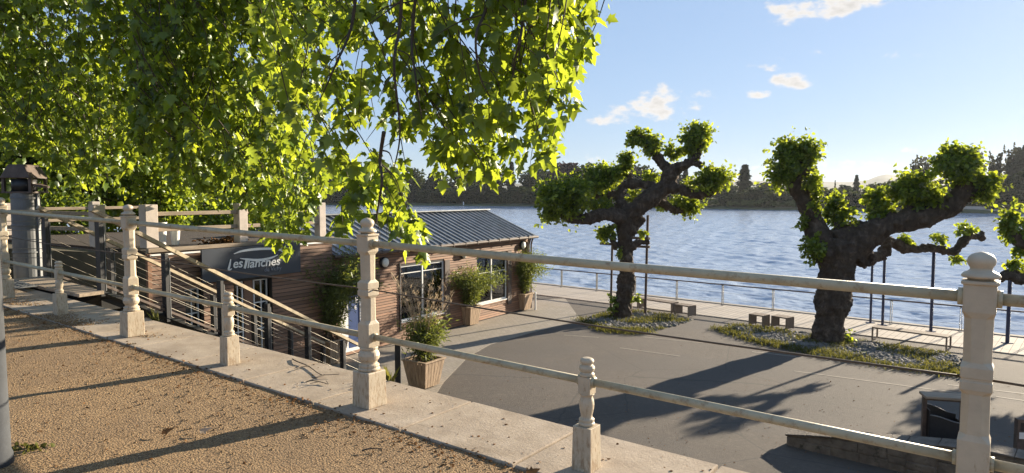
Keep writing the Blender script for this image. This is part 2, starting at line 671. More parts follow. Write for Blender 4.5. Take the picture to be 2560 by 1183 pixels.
def leaves(name, mat, pos, tip, nor, size, tpl, parent=None):
    o = bpy.data.objects.new(name, leaves_mesh(name, mat, pos, tip, nor, size, tpl))
    COL.objects.link(o)
    if parent:
        o.parent = parent
    return o


def rand_unit(n):
    return nrm(rng.normal(size=(n, 3)))


def in_poly(P, poly):
    x, y = P[:, 0], P[:, 1]
    ins = np.zeros(len(P), bool)
    n = len(poly)
    j = n - 1
    for i in range(n):
        xi, yi = poly[i]
        xj, yj = poly[j]
        c = ((yi > y) != (yj > y)) & (x < (xj - xi) * (y - yi) / (yj - yi + 1e-9) + xi)
        ins ^= c
        j = i
    return ins


def smooth_path(pts, rad, n=6):
    """Catmull-Rom through points"""
    P = [Vector(p) for p in pts]
    out, ro = [], []
    for i in range(len(P) - 1):
        p0, p1, p2, p3 = P[max(i - 1, 0)], P[i], P[i + 1], P[min(i + 2, len(P) - 1)]
        for k in range(n):
            t = k / n
            out.append(.5 * ((2 * p1) + (p2 - p0) * t + (2 * p0 - 5 * p1 + 4 * p2 - p3) * t * t + (3 * p1 - p0 - 3 * p2 + p3) * t ** 3))
            ro.append(rad[i] * (1 - t) + rad[i + 1] * t)
    out.append(P[-1])
    ro.append(rad[-1])
    return out, ro


def bake(o):
    dg = bpy.context.evaluated_depsgraph_get()
    me = bpy.data.meshes.new_from_object(o.evaluated_get(dg))
    old = o.data
    o.modifiers.clear()
    o.data = me
    bpy.data.meshes.remove(old)
    return o


def gnarled(name, mb, parent, voxel, amp, tex_size, smooth=True):
    o = mb.build(name, "bark", parent)
    r = o.modifiers.new("remesh", 'REMESH')
    r.mode = 'VOXEL'
    r.voxel_size = voxel
    for size, a in ((tex_size, amp), (tex_size * .3, amp * .45)):
        tx = bpy.data.textures.new("knots", 'CLOUDS')
        tx.noise_scale = size
        tx.noise_depth = 3
        d = o.modifiers.new("knots", 'DISPLACE')
        d.texture = tx
        d.strength = a * 2
        d.mid_level = .5
        d.texture_coords = 'LOCAL'
    bake(o)
    o.data.polygons.foreach_set("use_smooth", [smooth] * len(o.data.polygons))
    return o


# ------------------------------------------------------------------ frames of the place
# balustrade frame
P2 = dp(924, 1012, 4.88)
PZ = P2.z
STEP = Vector((2.93, -2.155, -.062))
BANG = math.atan2(STEP.y, STEP.x)
BU = Vector((STEP.x, STEP.y, 0)).normalized()
BV = Vector((-BU.y, BU.x, 0))            # towards the river
STEP_LEN = Vector((STEP.x, STEP.y, 0)).length
SLOPE = STEP.z / STEP_LEN


def bal(u, v, z=0):                      # along the balustrade, out from it, above the path
    p = P2 + BU * u + BV * v
    return Vector((p.x, p.y, PZ + SLOPE * u + z))


# quay frame
Q0 = gp(1700, 753, ZL)
Q1 = gp(2401, 832, ZL)
QU = (Q1 - Q0)
QU.z = 0
QU.normalize()
QV = Vector((-QU.y, QU.x, 0))
QANG = math.atan2(QU.y, QU.x)


def quay(u, v, z=ZL):
    p = Q0 + QU * u + QV * v
    return Vector((p.x, p.y, z))


# facade frame
FO = Vector((.35, 29.6, 0))
FS = Vector((.551, .834, 0)).normalized()
FN = Vector((FS.y, -FS.x, 0))            # outwards
FANG = math.atan2(FS.y, FS.x)


def fac(px, py, off=0.0):
    """pixel -> (t along, z) on the facade plane shifted outwards by off"""
    r = ray(px, py)
    o = FO + FN * off
    k = (o - C0).dot(FN) / r.dot(FN)
    p = C0 + r * k
    return (p - FO).dot(FS), p.z


def fpt(t, y, z):                        # facade local -> world (y inwards)
    p = FO + FS * t - FN * y
    return Vector((p.x, p.y, z))


# ------------------------------------------------------------------ ground
def build_ground():
    # river bed, water
    structure("river_bed", MB().add([(-5000, -4000, -8), (5000, -4000, -8), (5000, 8000, -8), (-5000, 8000, -8)], [(0, 1, 2, 3)]), "park")
    # rippled water: fan of cells that grow with distance, short crested wavelets
    nr, na = 820, 1400
    rr = np.concatenate([23 * (420 / 23) ** (np.arange(nr) / (nr - 1.0)), [520, 700, 1200, 2500, 6000]])
    th = np.linspace(-R(62), R(62), na)
    RR, TH = np.meshgrid(rr, th, indexing='ij')
    X, Y = RR * np.sin(TH), RR * np.cos(TH)
    cell = np.maximum(RR * (th[1] - th[0]), np.gradient(rr)[:, None])
    Z = np.zeros_like(X)
    rg = np.random.default_rng(5)
    wind = R(200)
    for k in range(64):
        lam = .38 * (4.6 / .38) ** (rg.random() ** 1.7)
        a = wind + rg.normal() * .62
        kk = 2 * math.pi / lam
        amp = .0060 * lam * rg.uniform(.5, 1.2)
        fade = np.clip((lam / cell - 1.7) / 1.5, 0, 1)
        ph = kk * (X * math.cos(a) + Y * math.sin(a)) + rg.uniform(0, 6.28)
        grp = .6 + .4 * np.sin(kk * .13 * (X * math.sin(a + 1) + Y * math.cos(a + .4)) + rg.uniform(0, 6.28))
        Z += amp * fade * grp * (np.cos(ph) + .22 * np.cos(2 * ph))
    n1, n2 = X.shape
    co = np.stack([X, Y, Z + ZW], 2).reshape(-1, 3)
    idx = np.arange(n1 * n2).reshape(n1, n2)
    q = np.stack([idx[:-1, :-1], idx[:-1, 1:], idx[1:, 1:], idx[1:, :-1]], 2).reshape(-1, 4)[:, ::-1]
    me = bpy.data.meshes.new("river_water")
    me.vertices.add(len(co))
    me.vertices.foreach_set("co", co.astype(np.float32).ravel())
    me.loops.add(q.size)
    me.loops.foreach_set("vertex_index", q.astype(np.int32).ravel())
    me.polygons.add(len(q))
    me.polygons.foreach_set("loop_start", (np.arange(len(q)) * 4).astype(np.int32))
    me.polygons.foreach_set("loop_total", np.full(len(q), 4, np.int32))
    me.polygons.foreach_set("use_smooth", np.ones(len(q), bool))
    me.update(calc_edges=True)
    me.materials.append(MAT["water"])
    wo = bpy.data.objects.new("river_water", me)
    COL.objects.link(wo)
    tag(wo, kind='structure')
    # near land: asphalt up to the quay
    mb = MB()
    poly = [quay(-400, .02), quay(400, .02), quay(400, -300), quay(-400, -300)]
    mb.prism([(p.x, p.y) for p in poly], ZL - 3, ZL)
    structure("lower_terrace", mb, "asphalt")
    # park ground behind the building at the left
    pk = [fpt(-9, 9.5, 0), fpt(-40, 9.5, 0), fpt(-90, 60, 0), fpt(-20, 60, 0)]
    d = MB().prism([(p.x, p.y) for p in pk], ZL - .3, ZL + .05)
    structure("park_ground", d, "park")
    # quay deck
    D = MB().box((-60, -2.95, 0), (60, .25, .03))
    structure("quay_deck", D, "deck", loc=quay(0, 0), rz=QANG)
    K = MB().box((-60, .25, -2.2), (60, .55, .06))
    structure("quay_edge", K, "retain", loc=quay(0, 0), rz=QANG)
    # light apron round the restaurant
    px = [(1452, 800), (1330, 832), (1225, 862), (1170, 893), (1110, 955), (1075, 1010)]
    pts = [gp(x, y, ZL) for x, y in px]
    e = (pts[-1] - FO)
    pts.append(fpt(e.dot(FS) - 2.5, -e.dot(FN), 0))
    pts += [fpt(e.dot(FS) - 2.5, -.05, 0), fpt(.9, -.05, 0)]
    pts.append(fpt(.9, 2.0, 0))
    pts.append(quay((fpt(.9, 2, 0) - Q0).dot(QU) + 1.5, -2.97))
    pts.append(quay(-4.6, -2.97))
    loc = FO + Vector((0, 0, ZL))
    mb = MB()
    Mi = Matrix.Rotation(-FANG, 4, 'Z')
    loc2 = [Mi @ (Vector((p.x, p.y, 0)) - FO) for p in pts]
    mb.prism([(p.x, p.y) for p in loc2], 0, .006)
    structure("paved_apron", mb, "apron", loc=(FO.x, FO.y, ZL), rz=FANG)
    # worn painted bay lines
    segs = [((1410, 838), (1497, 844)), ((1600, 838), (1640, 840)), ((1608, 843), (1758, 858)), ((1550, 870), (1700, 891)),
            ((1985, 928), (2420, 986)), ((2370, 962), (2560, 985)), ((2490, 992), (2700, 1022)),
            ((1880, 880), (1990, 892))]
    mb = MB()
    for (a, b) in segs:
        p, q = gp(*a, ZL), gp(*b, ZL)
        d = (q - p).normalized()
        s = Vector((-d.y, d.x, 0)) * .04
        vs = [p + s, p - s, q - s, q + s]
        mb.add([(v.x, v.y, ZL + .005) for v in vs], [(0, 1, 2, 3)])
    structure("bay_lines", mb, "line")

    # upper path: a grit sheet with real unevenness in front of the camera
    def fz(x, y):
        return SLOPE * x + .012 * mnoise.noise(Vector((x * .9, y * .9, 3))) + .006 * mnoise.noise(Vector((x * 4, y * 4, 9))) - .014
    mb = grid_sheet(-14, 8, -7, -.225, 260, 90, fz)
    structure("gravel_path", mb, "grit", True, loc=(P2.x, P2.y, PZ), rz=BANG)
    mb = MB().add([(x, y, SLOPE * x - .07) for x, y in ((-60, -60), (60, -60), (60, -.2), (-60, -.2))], [(0, 1, 2, 3)])
    structure("promenade_ground", mb, "grit", loc=(P2.x, P2.y, PZ), rz=BANG)

    # retaining wall and coping slabs
    rw = thing("retaining_wall", "pale stone coping and retaining wall along the edge of the upper path", "wall", (P2.x, P2.y, PZ), BANG)
    mb = MB()
    for x0, x1 in ((-40, -14.2), (-14.2, 30)):
        vs = []
        for x in (x0, x1):
            zt = SLOPE * x - .075
            vs += [(x, -.19, ZL - PZ - 1), (x, .50, ZL - PZ - 1), (x, .50, zt), (x, -.19, zt)]
        mb.add(vs, [(0, 1, 2, 3), (7, 6, 5, 4), (0, 4, 5, 1), (1, 5, 6, 2), (2, 6, 7, 3), (3, 7, 4, 0)])
    mb.build("wall_body", "bed_soil", rw)
    x = -14.0
    joints = []
    while x < 7:
        L = .92 + random.uniform(-.03, .03)
        joints.append((x, x + L))
        x += L
    for a, b in joints:
        e = .009
        dz = random.uniform(-.003, .003)
        vs = []
        for x in (a + e, b - e):
            zt = SLOPE * x
            vs += [(x, -.22, zt - .07), (x, .53, zt - .07), (x, .53, zt + dz), (x, -.22, zt + dz)]
        s = MB().add(vs, [(0, 1, 2, 3), (7, 6, 5, 4), (0, 4, 5, 1), (1, 5, 6, 2), (2, 6, 7, 3), (3, 7, 4, 0)])
        s.build("coping_slab", "stone", rw, bevel=.008)


build_ground()


# ------------------------------------------------------------------ balustrade
def build_balustrade():
    b = thing("balustrade", "cream painted iron balustrade with tall and short turned posts on the pale coping", "balustrade", (P2.x, P2.y, PZ), BANG)

    def tall(u):
        o = bpy.data.objects.new("tall_post", None)
        mb = MB()
        mb.lathe([(.255, .062), (.262, .078), (.275, .08), (.283, .07), (.29, .074), (.302, .074), (.312, .058), (.325, .060), (.345, .074), (.37, .078),
                  (.395, .071), (.41, .057), (.416, .066), (.432, .066), (.437, .05)], 28)
        w = .056
        mb.octo([(.435, w, .006), (.60, w, .006), (.625, w - .006, .026), (.79, w - .007, .028), (.81, w, .006), (.84, w, .006), (.847, w - .005, .006),
                 (.853, w - .005, .006), (.86, w, .006), (.90, w, .006), (.92, w - .007, .028), (1.10, w - .006, .026), (1.125, w, .006), (1.235, w, .006),
                 (1.238, w + .008, .012), (1.25, w + .008, .012), (1.252, w - .01, .02)])
        p = mb.build("tall_post", "cream", b, False, .0025)
        p.location = (u, 0, SLOPE * u)
        MB().octo([(0, .088, .004), (.252, .084, .004), (.258, .078, .004)]).build("pedestal", "cream", p, bevel=.004)
        MB().lathe([(1.25, .044), (1.258, .047), (1.263, .066), (1.270, .068), (1.281, .060), (1.290, .043), (1.296, .038), (1.304, .040), (1.314, .047),
                    (1.328, .050), (1.342, .047), (1.354, .037), (1.362, .02), (1.366, .004)], 28).build("finial", "cream", p, True)
        return p

    def short(u):
        mb = MB()
        mb.lathe([(.25, .036), (.258, .046), (.268, .046), (.274, .040), (.281, .044), (.292, .044), (.298, .033), (.31, .032), (.33, .037), (.35, .041), (.375, .043),
                  (.395, .041), (.415, .035), (.425, .034), (.43, .043), (.437, .043)], 24)
        mb.octo([(.437, .039, .006), (.535, .039, .006)])
        mb.lathe([(.533, .034), (.54, .043), (.552, .043), (.558, .035), (.563, .034), (.57, .042), (.585, .045), (.597, .040), (.602, .031), (.607, .030),
                  (.612, .037), (.623, .040), (.633, .037), (.641, .024), (.643, .004)], 24)
        p = mb.build("short_post", "cream", b, False, .002)
        p.location = (u, 0, SLOPE * u)
        MB().octo([(0, .062, .003), (.252, .058, .003)]).build("pedestal", "cream", p, bevel=.003)
        return p

    L = STEP_LEN
    proto_t = tall(0)
    proto_s = short(.5 * L)
    for i in (-3, -2, -1, 1, 2):
        c = copy_tree(proto_t, b)
        c.location = (i * L, 0, SLOPE * i * L)
    for i in (-2.5, -1.5, -.5, 1.5):
        c = copy_tree(proto_s, b)
        c.location = (i * L, 0, SLOPE * i * L)
    for i in range(-3, 2):
        u0, u1 = i * L, (i + 1) * L

        def pt(u, z):
            return (u, 0, SLOPE * u + z)
        mb = MB()
        mb.tube([pt(u0 + .055, 1.18), pt(u0 + .5 * L, 1.176), pt(u1 - .055, 1.18)], .0245, 16)
        for u, s in ((u0, 1), (u1, -1)):
            mb.tube([pt(u + s * .05, 1.18), pt(u + s * .075, 1.18)], .036, 16)
        mb.build("top_rail", "rail", b, True)
        for a, c, ra, rb in ((u0, u0 + .5 * L, .055, .036), (u0 + .5 * L, u1, .036, .055)):
            mb = MB()
            mb.tube([pt(a + ra, .507), pt(c - rb, .507)], .0225, 16)
            mb.tube([pt(a + ra - .006, .507), pt(a + ra + .016, .507)], .031, 16)
            mb.tube([pt(c - rb - .016, .507), pt(c - rb + .006, .507)], .031, 16)
            mb.build("lower_rail", "rail", b, True)
        pts = [pt(u0 + (u1 - u0) * k / 10, .85 - .02 * math.sin(math.pi * k / 10)) for k in range(11)]
        MB().tube(pts, .0055, 6).build("middle_cable", "rod", b, True)


build_balustrade()


# ------------------------------------------------------------------ staircase with railings
SN = Vector((-5.78, 9.5, .2))            # near top post foot
SF = Vector((-7.63, 11.1, .2))
SD = Vector((.451, .892, 0)).normalized()
SDROP = .53


def build_stairs():
    n = 22
    run = (.2 - ZL) / SDROP
    rise, tread = (.2 - ZL) / n, run / n
    ang = math.atan2(SD.y, SD.x)
    st = thing("staircase", "dark outdoor staircase going down from the path to the lower terrace", "staircase", (0, 0, 0))
    for i in range(n):
        z1 = .2 - rise * (i + 1)
        a, bb = SN + SD * (tread * i), SF + SD * (tread * i)
        c, d = SN + SD * (tread * (i + 1) + .02), SF + SD * (tread * (i + 1) + .02)
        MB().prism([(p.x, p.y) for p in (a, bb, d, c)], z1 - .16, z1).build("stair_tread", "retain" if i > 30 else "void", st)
    # stringers
    for P in (SN, SF):
        e = P + SD * run
        MB().bar(P + Vector((0, 0, .05)), (e.x, e.y, ZL + .08), .03, .035).build("stringer", "rust_steel", st)
    # near-black sloped sheet filling the gap between the stairs and the retaining wall
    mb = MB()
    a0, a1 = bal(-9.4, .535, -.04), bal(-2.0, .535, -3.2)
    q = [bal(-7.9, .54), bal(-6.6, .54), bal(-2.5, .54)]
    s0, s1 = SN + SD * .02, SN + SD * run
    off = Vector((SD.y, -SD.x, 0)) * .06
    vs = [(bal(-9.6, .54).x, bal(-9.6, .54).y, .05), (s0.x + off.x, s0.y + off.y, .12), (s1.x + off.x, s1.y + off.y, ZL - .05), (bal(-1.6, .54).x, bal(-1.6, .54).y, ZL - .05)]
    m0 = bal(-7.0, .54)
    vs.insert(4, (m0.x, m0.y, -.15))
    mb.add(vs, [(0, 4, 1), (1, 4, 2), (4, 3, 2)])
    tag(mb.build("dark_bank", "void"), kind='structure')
    # plank landing
    ld = thing("landing_platform", "plank landing with a perforated grille at the head of the stairs", "platform", (0, 0, 0))
    e1 = SN - SF
    e1.z = 0
    w = e1.length
    eu = e1.normalized()
    back = -SD
    for i in range(9):
        o0 = SF + eu * (w + .25) * (i / 9.0) - eu * .12
        o1 = SF + eu * (w + .25) * ((i + .94) / 9.0) - eu * .12
        L0, L1 = [min(2.6, ((o_ - P2).dot(BV) - .57) / (-back).dot(BV)) for o_ in (o0, o1)]
        if min(L0, L1) < .05:
            continue
        MB().prism([(p.x, p.y) for p in (o0, o1, o1 + back * L1, o0 + back * L0)], .12, .165).build("plank", "wood_plank", ld)
    g = MB()
    gd0 = gp(30, 738, .21)
    for i in range(16):
        p = SF + back * (.55 + i * .1) + eu * .1
        q = p + eu * 1.1
        g.bar((p.x, p.y, .176), (q.x, q.y, .176), .05, .012)
    for i in range(9):
        p = SF + back * .5 + eu * (.1 + i * .137)
        q = p + back * 1.65
        g.bar((p.x, p.y, .175), (q.x, q.y, .175), .06, .010)
    g.build("grille", "galva", ld)

    def railing(P, label, ks, k_end, open_k):
        r = thing("stair_railing", label, "railing", P, 0, "cable railings beside the stairs")

        def at(k, h):
            return SD * k + Vector((0, 0, -SDROP * k + h))
        for k in ks:
            mb = MB()
            s = Vector((-SD.y, SD.x, 0))
            c = at(k, 0)
            m = Matrix.Rotation(math.atan2(SD.y, SD.x), 4, 'Z')
            tmp = MB().box((-.028, -.05, -.12), (.028, .05, .93))
            mb.add([m @ Vector(v) + c for v in tmp.v], tmp.f)
            mb.build("post", "black", r)
            fl = MB()
            tmp = MB().box((.05, -.035, -.05), (.062, .035, .86))
            fl.add([m @ Vector(v) + c for v in tmp.v], tmp.f)
            fl.build("flat_bar", "galva", r)
        MB().bar(at(-.1, 1.0 + .05), at(k_end, 1.0), .075, .055).build("handrail", "handrail", r)
        for j in range(5):
            h = .12 + j * .17
            MB().tube([at(0, h), at(k_end, h)], .0034, 6).build("cable", "cable", r)
        return r
    railing(SN, "nearer black post railing with steel cables and sloping handrail beside the balustrade", (0, 1, 2, 3, 4, 5, 6), 6.05, 0)
    railing(SF, "farther black post railing with steel cables on the building side of the stairs", (0, 1.07, 2.13, 3.2, 4.25, 5.32, 6.4), 6.45, 0)
    # level railing on the landing
    P = SF
    lv = thing("landing_railing", "short level cable railing left of the stair head before the metal duct", "railing", P)
    dd = Vector((-.93, .02, 0)).normalized()
    for k in (1.6, 3.2):
        c = dd * k
        MB().box((c.x - .03, c.y - .05, -.12), (c.x + .03, c.y + .05, .98)).build("post", "black", lv)
    MB().bar(dd * .05 + Vector((0, 0, 1.03)), dd * 3.3 + Vector((0, 0, 1.03)), .075, .05).build("handrail", "handrail", lv)
    for j in range(6):
        MB().tube([dd * .05 + Vector((0, 0, .12 + .15 * j)), dd * 3.3 + Vector((0, 0, .12 + .15 * j))], .006, 6).build("cable", "cable", lv)
    # lone black post at the foot
    p = gp(995, 1000, ZL)
    p = dp(995, 900, 16.4)
    zt = dp(995, 859, 16.4).z
    lp = thing("steel_post", "lone black steel post at the foot of the stairs behind the coping", "post", (p.x, p.y, ZL))
    MB().box((-.07, -.05, 0), (.07, .05, zt - ZL)).build("shaft", "black", lp, bevel=.006)
    MB().box((-.11, -.09, 0), (.11, .09, .02)).build("base_plate", "black", lp)


build_stairs()


# ------------------------------------------------------------------ restaurant
def boards(mb, t0, t1, z0, z1, y, holes, pitch=.092, thick=.026, outward=True):
    """horizontal cladding boards on a facade, leaving the holes (t0,t1,z0,z1) open"""
    z = z0
    while z < z1 - .01:
        zb = min(z + pitch - .02, z1)
        ivs = [(t0, t1)]
        for (a, b, c, d) in holes:
            if zb > c and z < d:
                nv = []
                for (p, q) in ivs:
                    if b <= p or a >= q:
                        nv.append((p, q))
                    else:
                        if a > p:
                            nv.append((p, a))
                        if b < q:
                            nv.append((b, q))
                ivs = nv
        for p, q in ivs:
            # split long boards
            x = p
            while x < q - .01:
                L = min(q, x + random.uniform(2.2, 4.2))
                if q - L < .4:
                    L = q
                j = random.uniform(0, .004)
                vs = [(x + .001, y - thick - j, z), (L - .001, y - thick - j, z), (L - .001, y, z), (x + .001, y, z),
                      (x + .001, y - thick * .45 - j, zb), (L - .001, y - thick * .45 - j, zb), (L - .001, y, zb), (x + .001, y, zb)]
                mb.add(vs, [(0, 3, 2, 1), (4, 5, 6, 7), (0, 1, 5, 4), (1, 2, 6, 5), (2, 3, 7, 6), (3, 0, 4, 7)])
                x = L
        z += pitch


def wall_with_holes(mb, t0, t1, z0, z1, y0, y1, holes):
    ts = sorted({t0, t1, *[h[0] for h in holes], *[h[1] for h in holes]})
    zs = sorted({z0, z1, *[h[2] for h in holes], *[h[3] for h in holes]})
    for i in range(len(ts) - 1):
        for j in range(len(zs) - 1):
            a, b, c, d = ts[i], ts[i + 1], zs[j], zs[j + 1]
            if any(a >= h[0] - 1e-6 and b <= h[1] + 1e-6 and c >= h[2] - 1e-6 and d <= h[3] + 1e-6 for h in holes):
                continue
            mb.box((a, y0, c), (b, y1, d))


def window(parent, h, y, mull, name="window", rows=()):
    a, b, c, d = h
    f = MB()
    w = .045
    f.box((a, y, c), (b, y + .07, c + w + .03))
    f.box((a, y, d - w), (b, y + .07, d))
    f.box((a, y, c + w + .03), (a + w, y + .07, d - w))
    f.box((b - w, y, c + w + .03), (b, y + .07, d - w))
    for m in mull:
        x = a + (b - a) * m
        f.box((x - .028, y + .001, c + w + .03), (x + .028, y + .069, d - w))
    for (r, m0, m1) in rows:
        z = c + (d - c) * r
        f.box((a + (b - a) * m0, y + .02, z - .014), (a + (b - a) * m1, y + .05, z + .014))
    o = f.build(name, "white", parent)
    MB().box((a + .01, y + .030, c + .01), (b - .01, y + .036, d - .01)).build("pane", "glass", o)
    s = MB().box((a - .02, y - .07, c - .035), (b + .02, y + .02, c - .002))
    s.build("sill", "white", o, bevel=.004)
    return o


def text_mesh(body, shear=.18, bold=0.0):
    cu = bpy.data.curves.new("letters", 'FONT')
    cu.body = body
    cu.shear = shear
    cu.extrude = .02
    cu.offset = bold
    cu.resolution_u = 6
    o = bpy.data.objects.new("letters", cu)
    COL.objects.link(o)
    dg = bpy.context.evaluated_depsgraph_get()
    me = bpy.data.meshes.new_from_object(o.evaluated_get(dg))
    bpy.data.objects.remove(o)
    vs = [v.co.copy() for v in me.vertices]
    fs = [tuple(p.vertices) for p in me.polygons]
    bpy.data.meshes.remove(me)
    return vs, fs


def add_text(mb, body, x0, x1, z0, z1, y, thick=.012, tilt=0.0, bold=0.0, shear=.18):
    """letters in the local x/z plane facing -y"""
    vs, fs = text_mesh(body, shear, bold)
    ax, bx = min(v.x for v in vs), max(v.x for v in vs)
    ay, by = min(v.y for v in vs), max(v.y for v in vs)
    out = []
    for v in vs:
        x = x0 + (v.x - ax) / (bx - ax) * (x1 - x0)
        z = z0 + (v.y - ay) / (by - ay) * (z1 - z0) + tilt * (x - x0)
        out.append((x, y + (-thick if v.z > 0 else 0), z))
    mb.add(out, [f for f in fs])


def stroke(mb, pts, widths, y, thick=.012):
    """a brush stroke in the local x/z plane"""
    P, Wd = smooth_path([(p[0], 0, p[1]) for p in pts], widths, 6)
    L, Rr = [], []
    for i, p in enumerate(P):
        d = (P[min(i + 1, len(P) - 1)] - P[max(i - 1, 0)]).normalized()
        n = Vector((-d.z, 0, d.x))
        L.append(p + n * Wd[i] * .5)
        Rr.append(p - n * Wd[i] * .5)
    k = len(P)
    vs = [(p.x, y - thick, p.z) for p in L] + [(p.x, y - thick, p.z) for p in Rr] + [(p.x, y, p.z) for p in L] + [(p.x, y, p.z) for p in Rr]
    fs = []
    for i in range(k - 1):
        fs.append((i, i + 1, k + i + 1, k + i))
        fs.append((i, 2 * k + i, 2 * k + i + 1, i + 1))
        fs.append((k + i, k + i + 1, 3 * k + i + 1, 3 * k + i))
    mb.add(vs, fs)


def build_restaurant():
    tL, _ = fac(829, 700)
    tR, _ = fac(1322, 640)
    _, zE = fac(1322, 592)
    _, zE2 = fac(850, 622)
    zE = (zE + zE2) / 2
    A0 = fac(370.5, 660, .18)[0]
    zR = (fac(370.5, 629.7, .18)[1] + fac(786, 603.6, .18)[1]) / 2
    T1 = fac(829, 640, .18)[0]
    DEP = 4.9
    # ---------- long pavilion with the ribbed roof
    pv = thing("gabled_pavilion", "reddish board clad pavilion with a ribbed grey metal roof beside the water", "building", (FO.x, FO.y, 0), FANG)
    b0 = fac(1003, 807)
    b1 = fac(1110, 650)
    w1 = (b0[0], fac(1110, 700)[0], (b0[1] + fac(1110, 780)[1]) / 2, (fac(1004, 668)[1] + b1[1]) / 2)
    w2 = (fac(1191, 700)[0], fac(1267, 700)[0], fac(1224, 756)[1], fac(1230, 634)[1])
    pb = (fac(846, 720)[0], fac(903, 720)[0], ZL + .12, fac(880, 708)[1])
    holes = [w1, w2, pb]
    body = MB()
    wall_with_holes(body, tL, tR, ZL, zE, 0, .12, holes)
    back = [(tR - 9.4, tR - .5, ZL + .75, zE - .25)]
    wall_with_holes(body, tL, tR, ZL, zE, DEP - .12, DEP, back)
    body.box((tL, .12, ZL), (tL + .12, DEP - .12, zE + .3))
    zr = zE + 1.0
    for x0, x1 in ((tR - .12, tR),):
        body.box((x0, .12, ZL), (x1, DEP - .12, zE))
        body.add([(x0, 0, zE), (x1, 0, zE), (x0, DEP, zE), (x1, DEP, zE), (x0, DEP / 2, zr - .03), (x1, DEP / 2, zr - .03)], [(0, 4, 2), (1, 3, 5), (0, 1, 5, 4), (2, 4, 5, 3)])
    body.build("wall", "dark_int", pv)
    cl = MB()
    boards(cl, tL, tR, ZL + .04, zE - .02, 0, holes)
    cl.build("cladding", "boards", pv)
    ce = MB()
    for z in np.arange(ZL + .04, zE, .085):
        ce.box((tR, 0, z), (tR + .02, DEP, z + .076))
    ce.build("end_cladding", "boards", pv)
    MB().box((tL + .12, .12, ZL + .006), (tR - .12, DEP - .12, ZL + .05)).build("floor", "floor_int", pv)
    MB().box((tL + .12, .12, zE - .06), (tR - .12, DEP - .12, zE - .03)).build("ceiling", "white", pv)
    window(pv, w1, .03, (.5,), rows=((.86, .02, .98),))
    window(pv, w2, .03, (.50,), rows=((.62, .02, .98),))
    bw = MB()
    a, b, c, d = back[0]
    nW = 7
    for i in range(nW + 1):
        x = a + (b - a) * i / nW
        bw.box((x - .035, DEP - .1, c), (x + .035, DEP - .03, d))
    for z in (c, d - .05, c + (d - c) * .62):
        bw.box((a, DEP - .095, z), (b, DEP - .035, z + .05))
    o = bw.build("river_window", "white", pv)
    MB().box((a, DEP - .07, c), (b, DEP - .065, d)).build("pane", "glass", o)
    # dark reveals beside windows
    for x, h in ((w1[1], w1), (w2[1], w2)):
        MB().box((x + .005, -.06, h[2] - .25), (x + .28, .0 - .022, h[3] + .02)).build("shutter", "rust_steel", pv)
    # roof: two slopes with ribs
    ov = .22
    sl = (zr - zE) / (DEP / 2)
    for sgn in (0, 1):
        mb = MB()
        yE, yR = (-ov, DEP / 2) if sgn == 0 else (DEP + ov, DEP / 2)
        zEv = zE - ov * sl + .04
        zRv = zr + .04
        x0, x1 = tL - .05, tR + .28
        vs = [(x0, yE, zEv), (x1, yE, zEv), (x1, yR, zRv), (x0, yR, zRv)]
        vs += [(p[0], p[1], p[2] - .05) for p in vs]
        mb.add(vs, [(0, 1, 2, 3), (7, 6, 5, 4), (0, 4, 5, 1), (1, 5, 6, 2), (2, 6, 7, 3), (3, 7, 4, 0)])
        x = x0 + .1
        while x < x1:
            dy = Vector((0, yR - yE, zRv - zEv))
            p = Vector((x, yE, zEv + .02))
            mb.bar(p, p + dy, .055, .05, (0, 0, 1))
            x += .335
        mb.build("roof_slope", "roof", pv)
    MB().bar((tL - .05, DEP / 2, zr + .075), (tR + .28, DEP / 2, zr + .075), .34, .05).build("ridge_cap", "roof", pv, bevel=.01)
    g = MB()
    zg = zE - ov * sl - .02
    g.tube([(tL - .1, -ov - .04, zg), (tR + .34, -ov - .04, zg)], .055, 10)
    x = tL + .4
    while x < tR:
        g.box((x - .012, -ov - .1, zg - .06), (x + .012, -ov + .02, zg + .07))
        x += .75
    g.build("gutter", "rust_steel", pv)
    MB().bar((tL, -.03, zE - .07), (tR, -.03, zE - .07), .05, .16).build("fascia_board", "boards", pv)
    for x in (tR - .12, tR - .26, tR + .06):
        d = MB()
        d.tube([(x, -ov + .04, zg - .02), (x, -.09, zg - .32), (x, -.09, ZL + .02)], .038, 10)
        d.build("downpipe", "rust_steel", pv)
    xd = fac(1000, 740)[0]
    MB().box((xd - .06, -.06, w1[2] - .3), (xd - .01, -.02, w1[3] + .12)).build("dark_batten", "black", pv)
    xd = fac(836, 690)[0]

    # ---------- flat roofed front with the sign
    A1 = T1
    fl = thing("flat_roofed_annex", "flat roofed wooden annex below the roof terrace with the dark sign on its front", "building", (FO.x, FO.y, 0), FANG)
    yo = -.18
    dR = (fac(583, 720, .18)[0], fac(680, 720, .18)[0], ZL + .0, fac(640, 699, .18)[1])
    dL = (fac(462, 740, .18)[0], fac(508, 740, .18)[0], ZL + .0, fac(485, 721, .18)[1])
    holes = [dR, dL]
    body = MB()
    wall_with_holes(body, A0, A1, ZL, zR - .05, yo, yo + .12, holes)
    body.box((A1 - .12, yo + .12, ZL), (A1, 9, zR - .05))
    body.box((A0, 8.9, ZL), (A1, 9, zR - .05))
    body.build("wall", "dark_int", fl)
    cl = MB()
    boards(cl, A0 + .06, A1, ZL + .04, zR - .03, yo, holes, pitch=.105)
    for z in np.arange(ZL + .04, zR - .05, .105):
        cl.box((A1 + .001, yo, z), (A1 + .02, .6, z + .093))
    cl.build("cladding", "boards_grey", fl)
    MB().box((A0 - .03, yo - .035, ZL), (A0 + .06, yo + .06, zR - .02)).build("corner_board", "boards", fl)
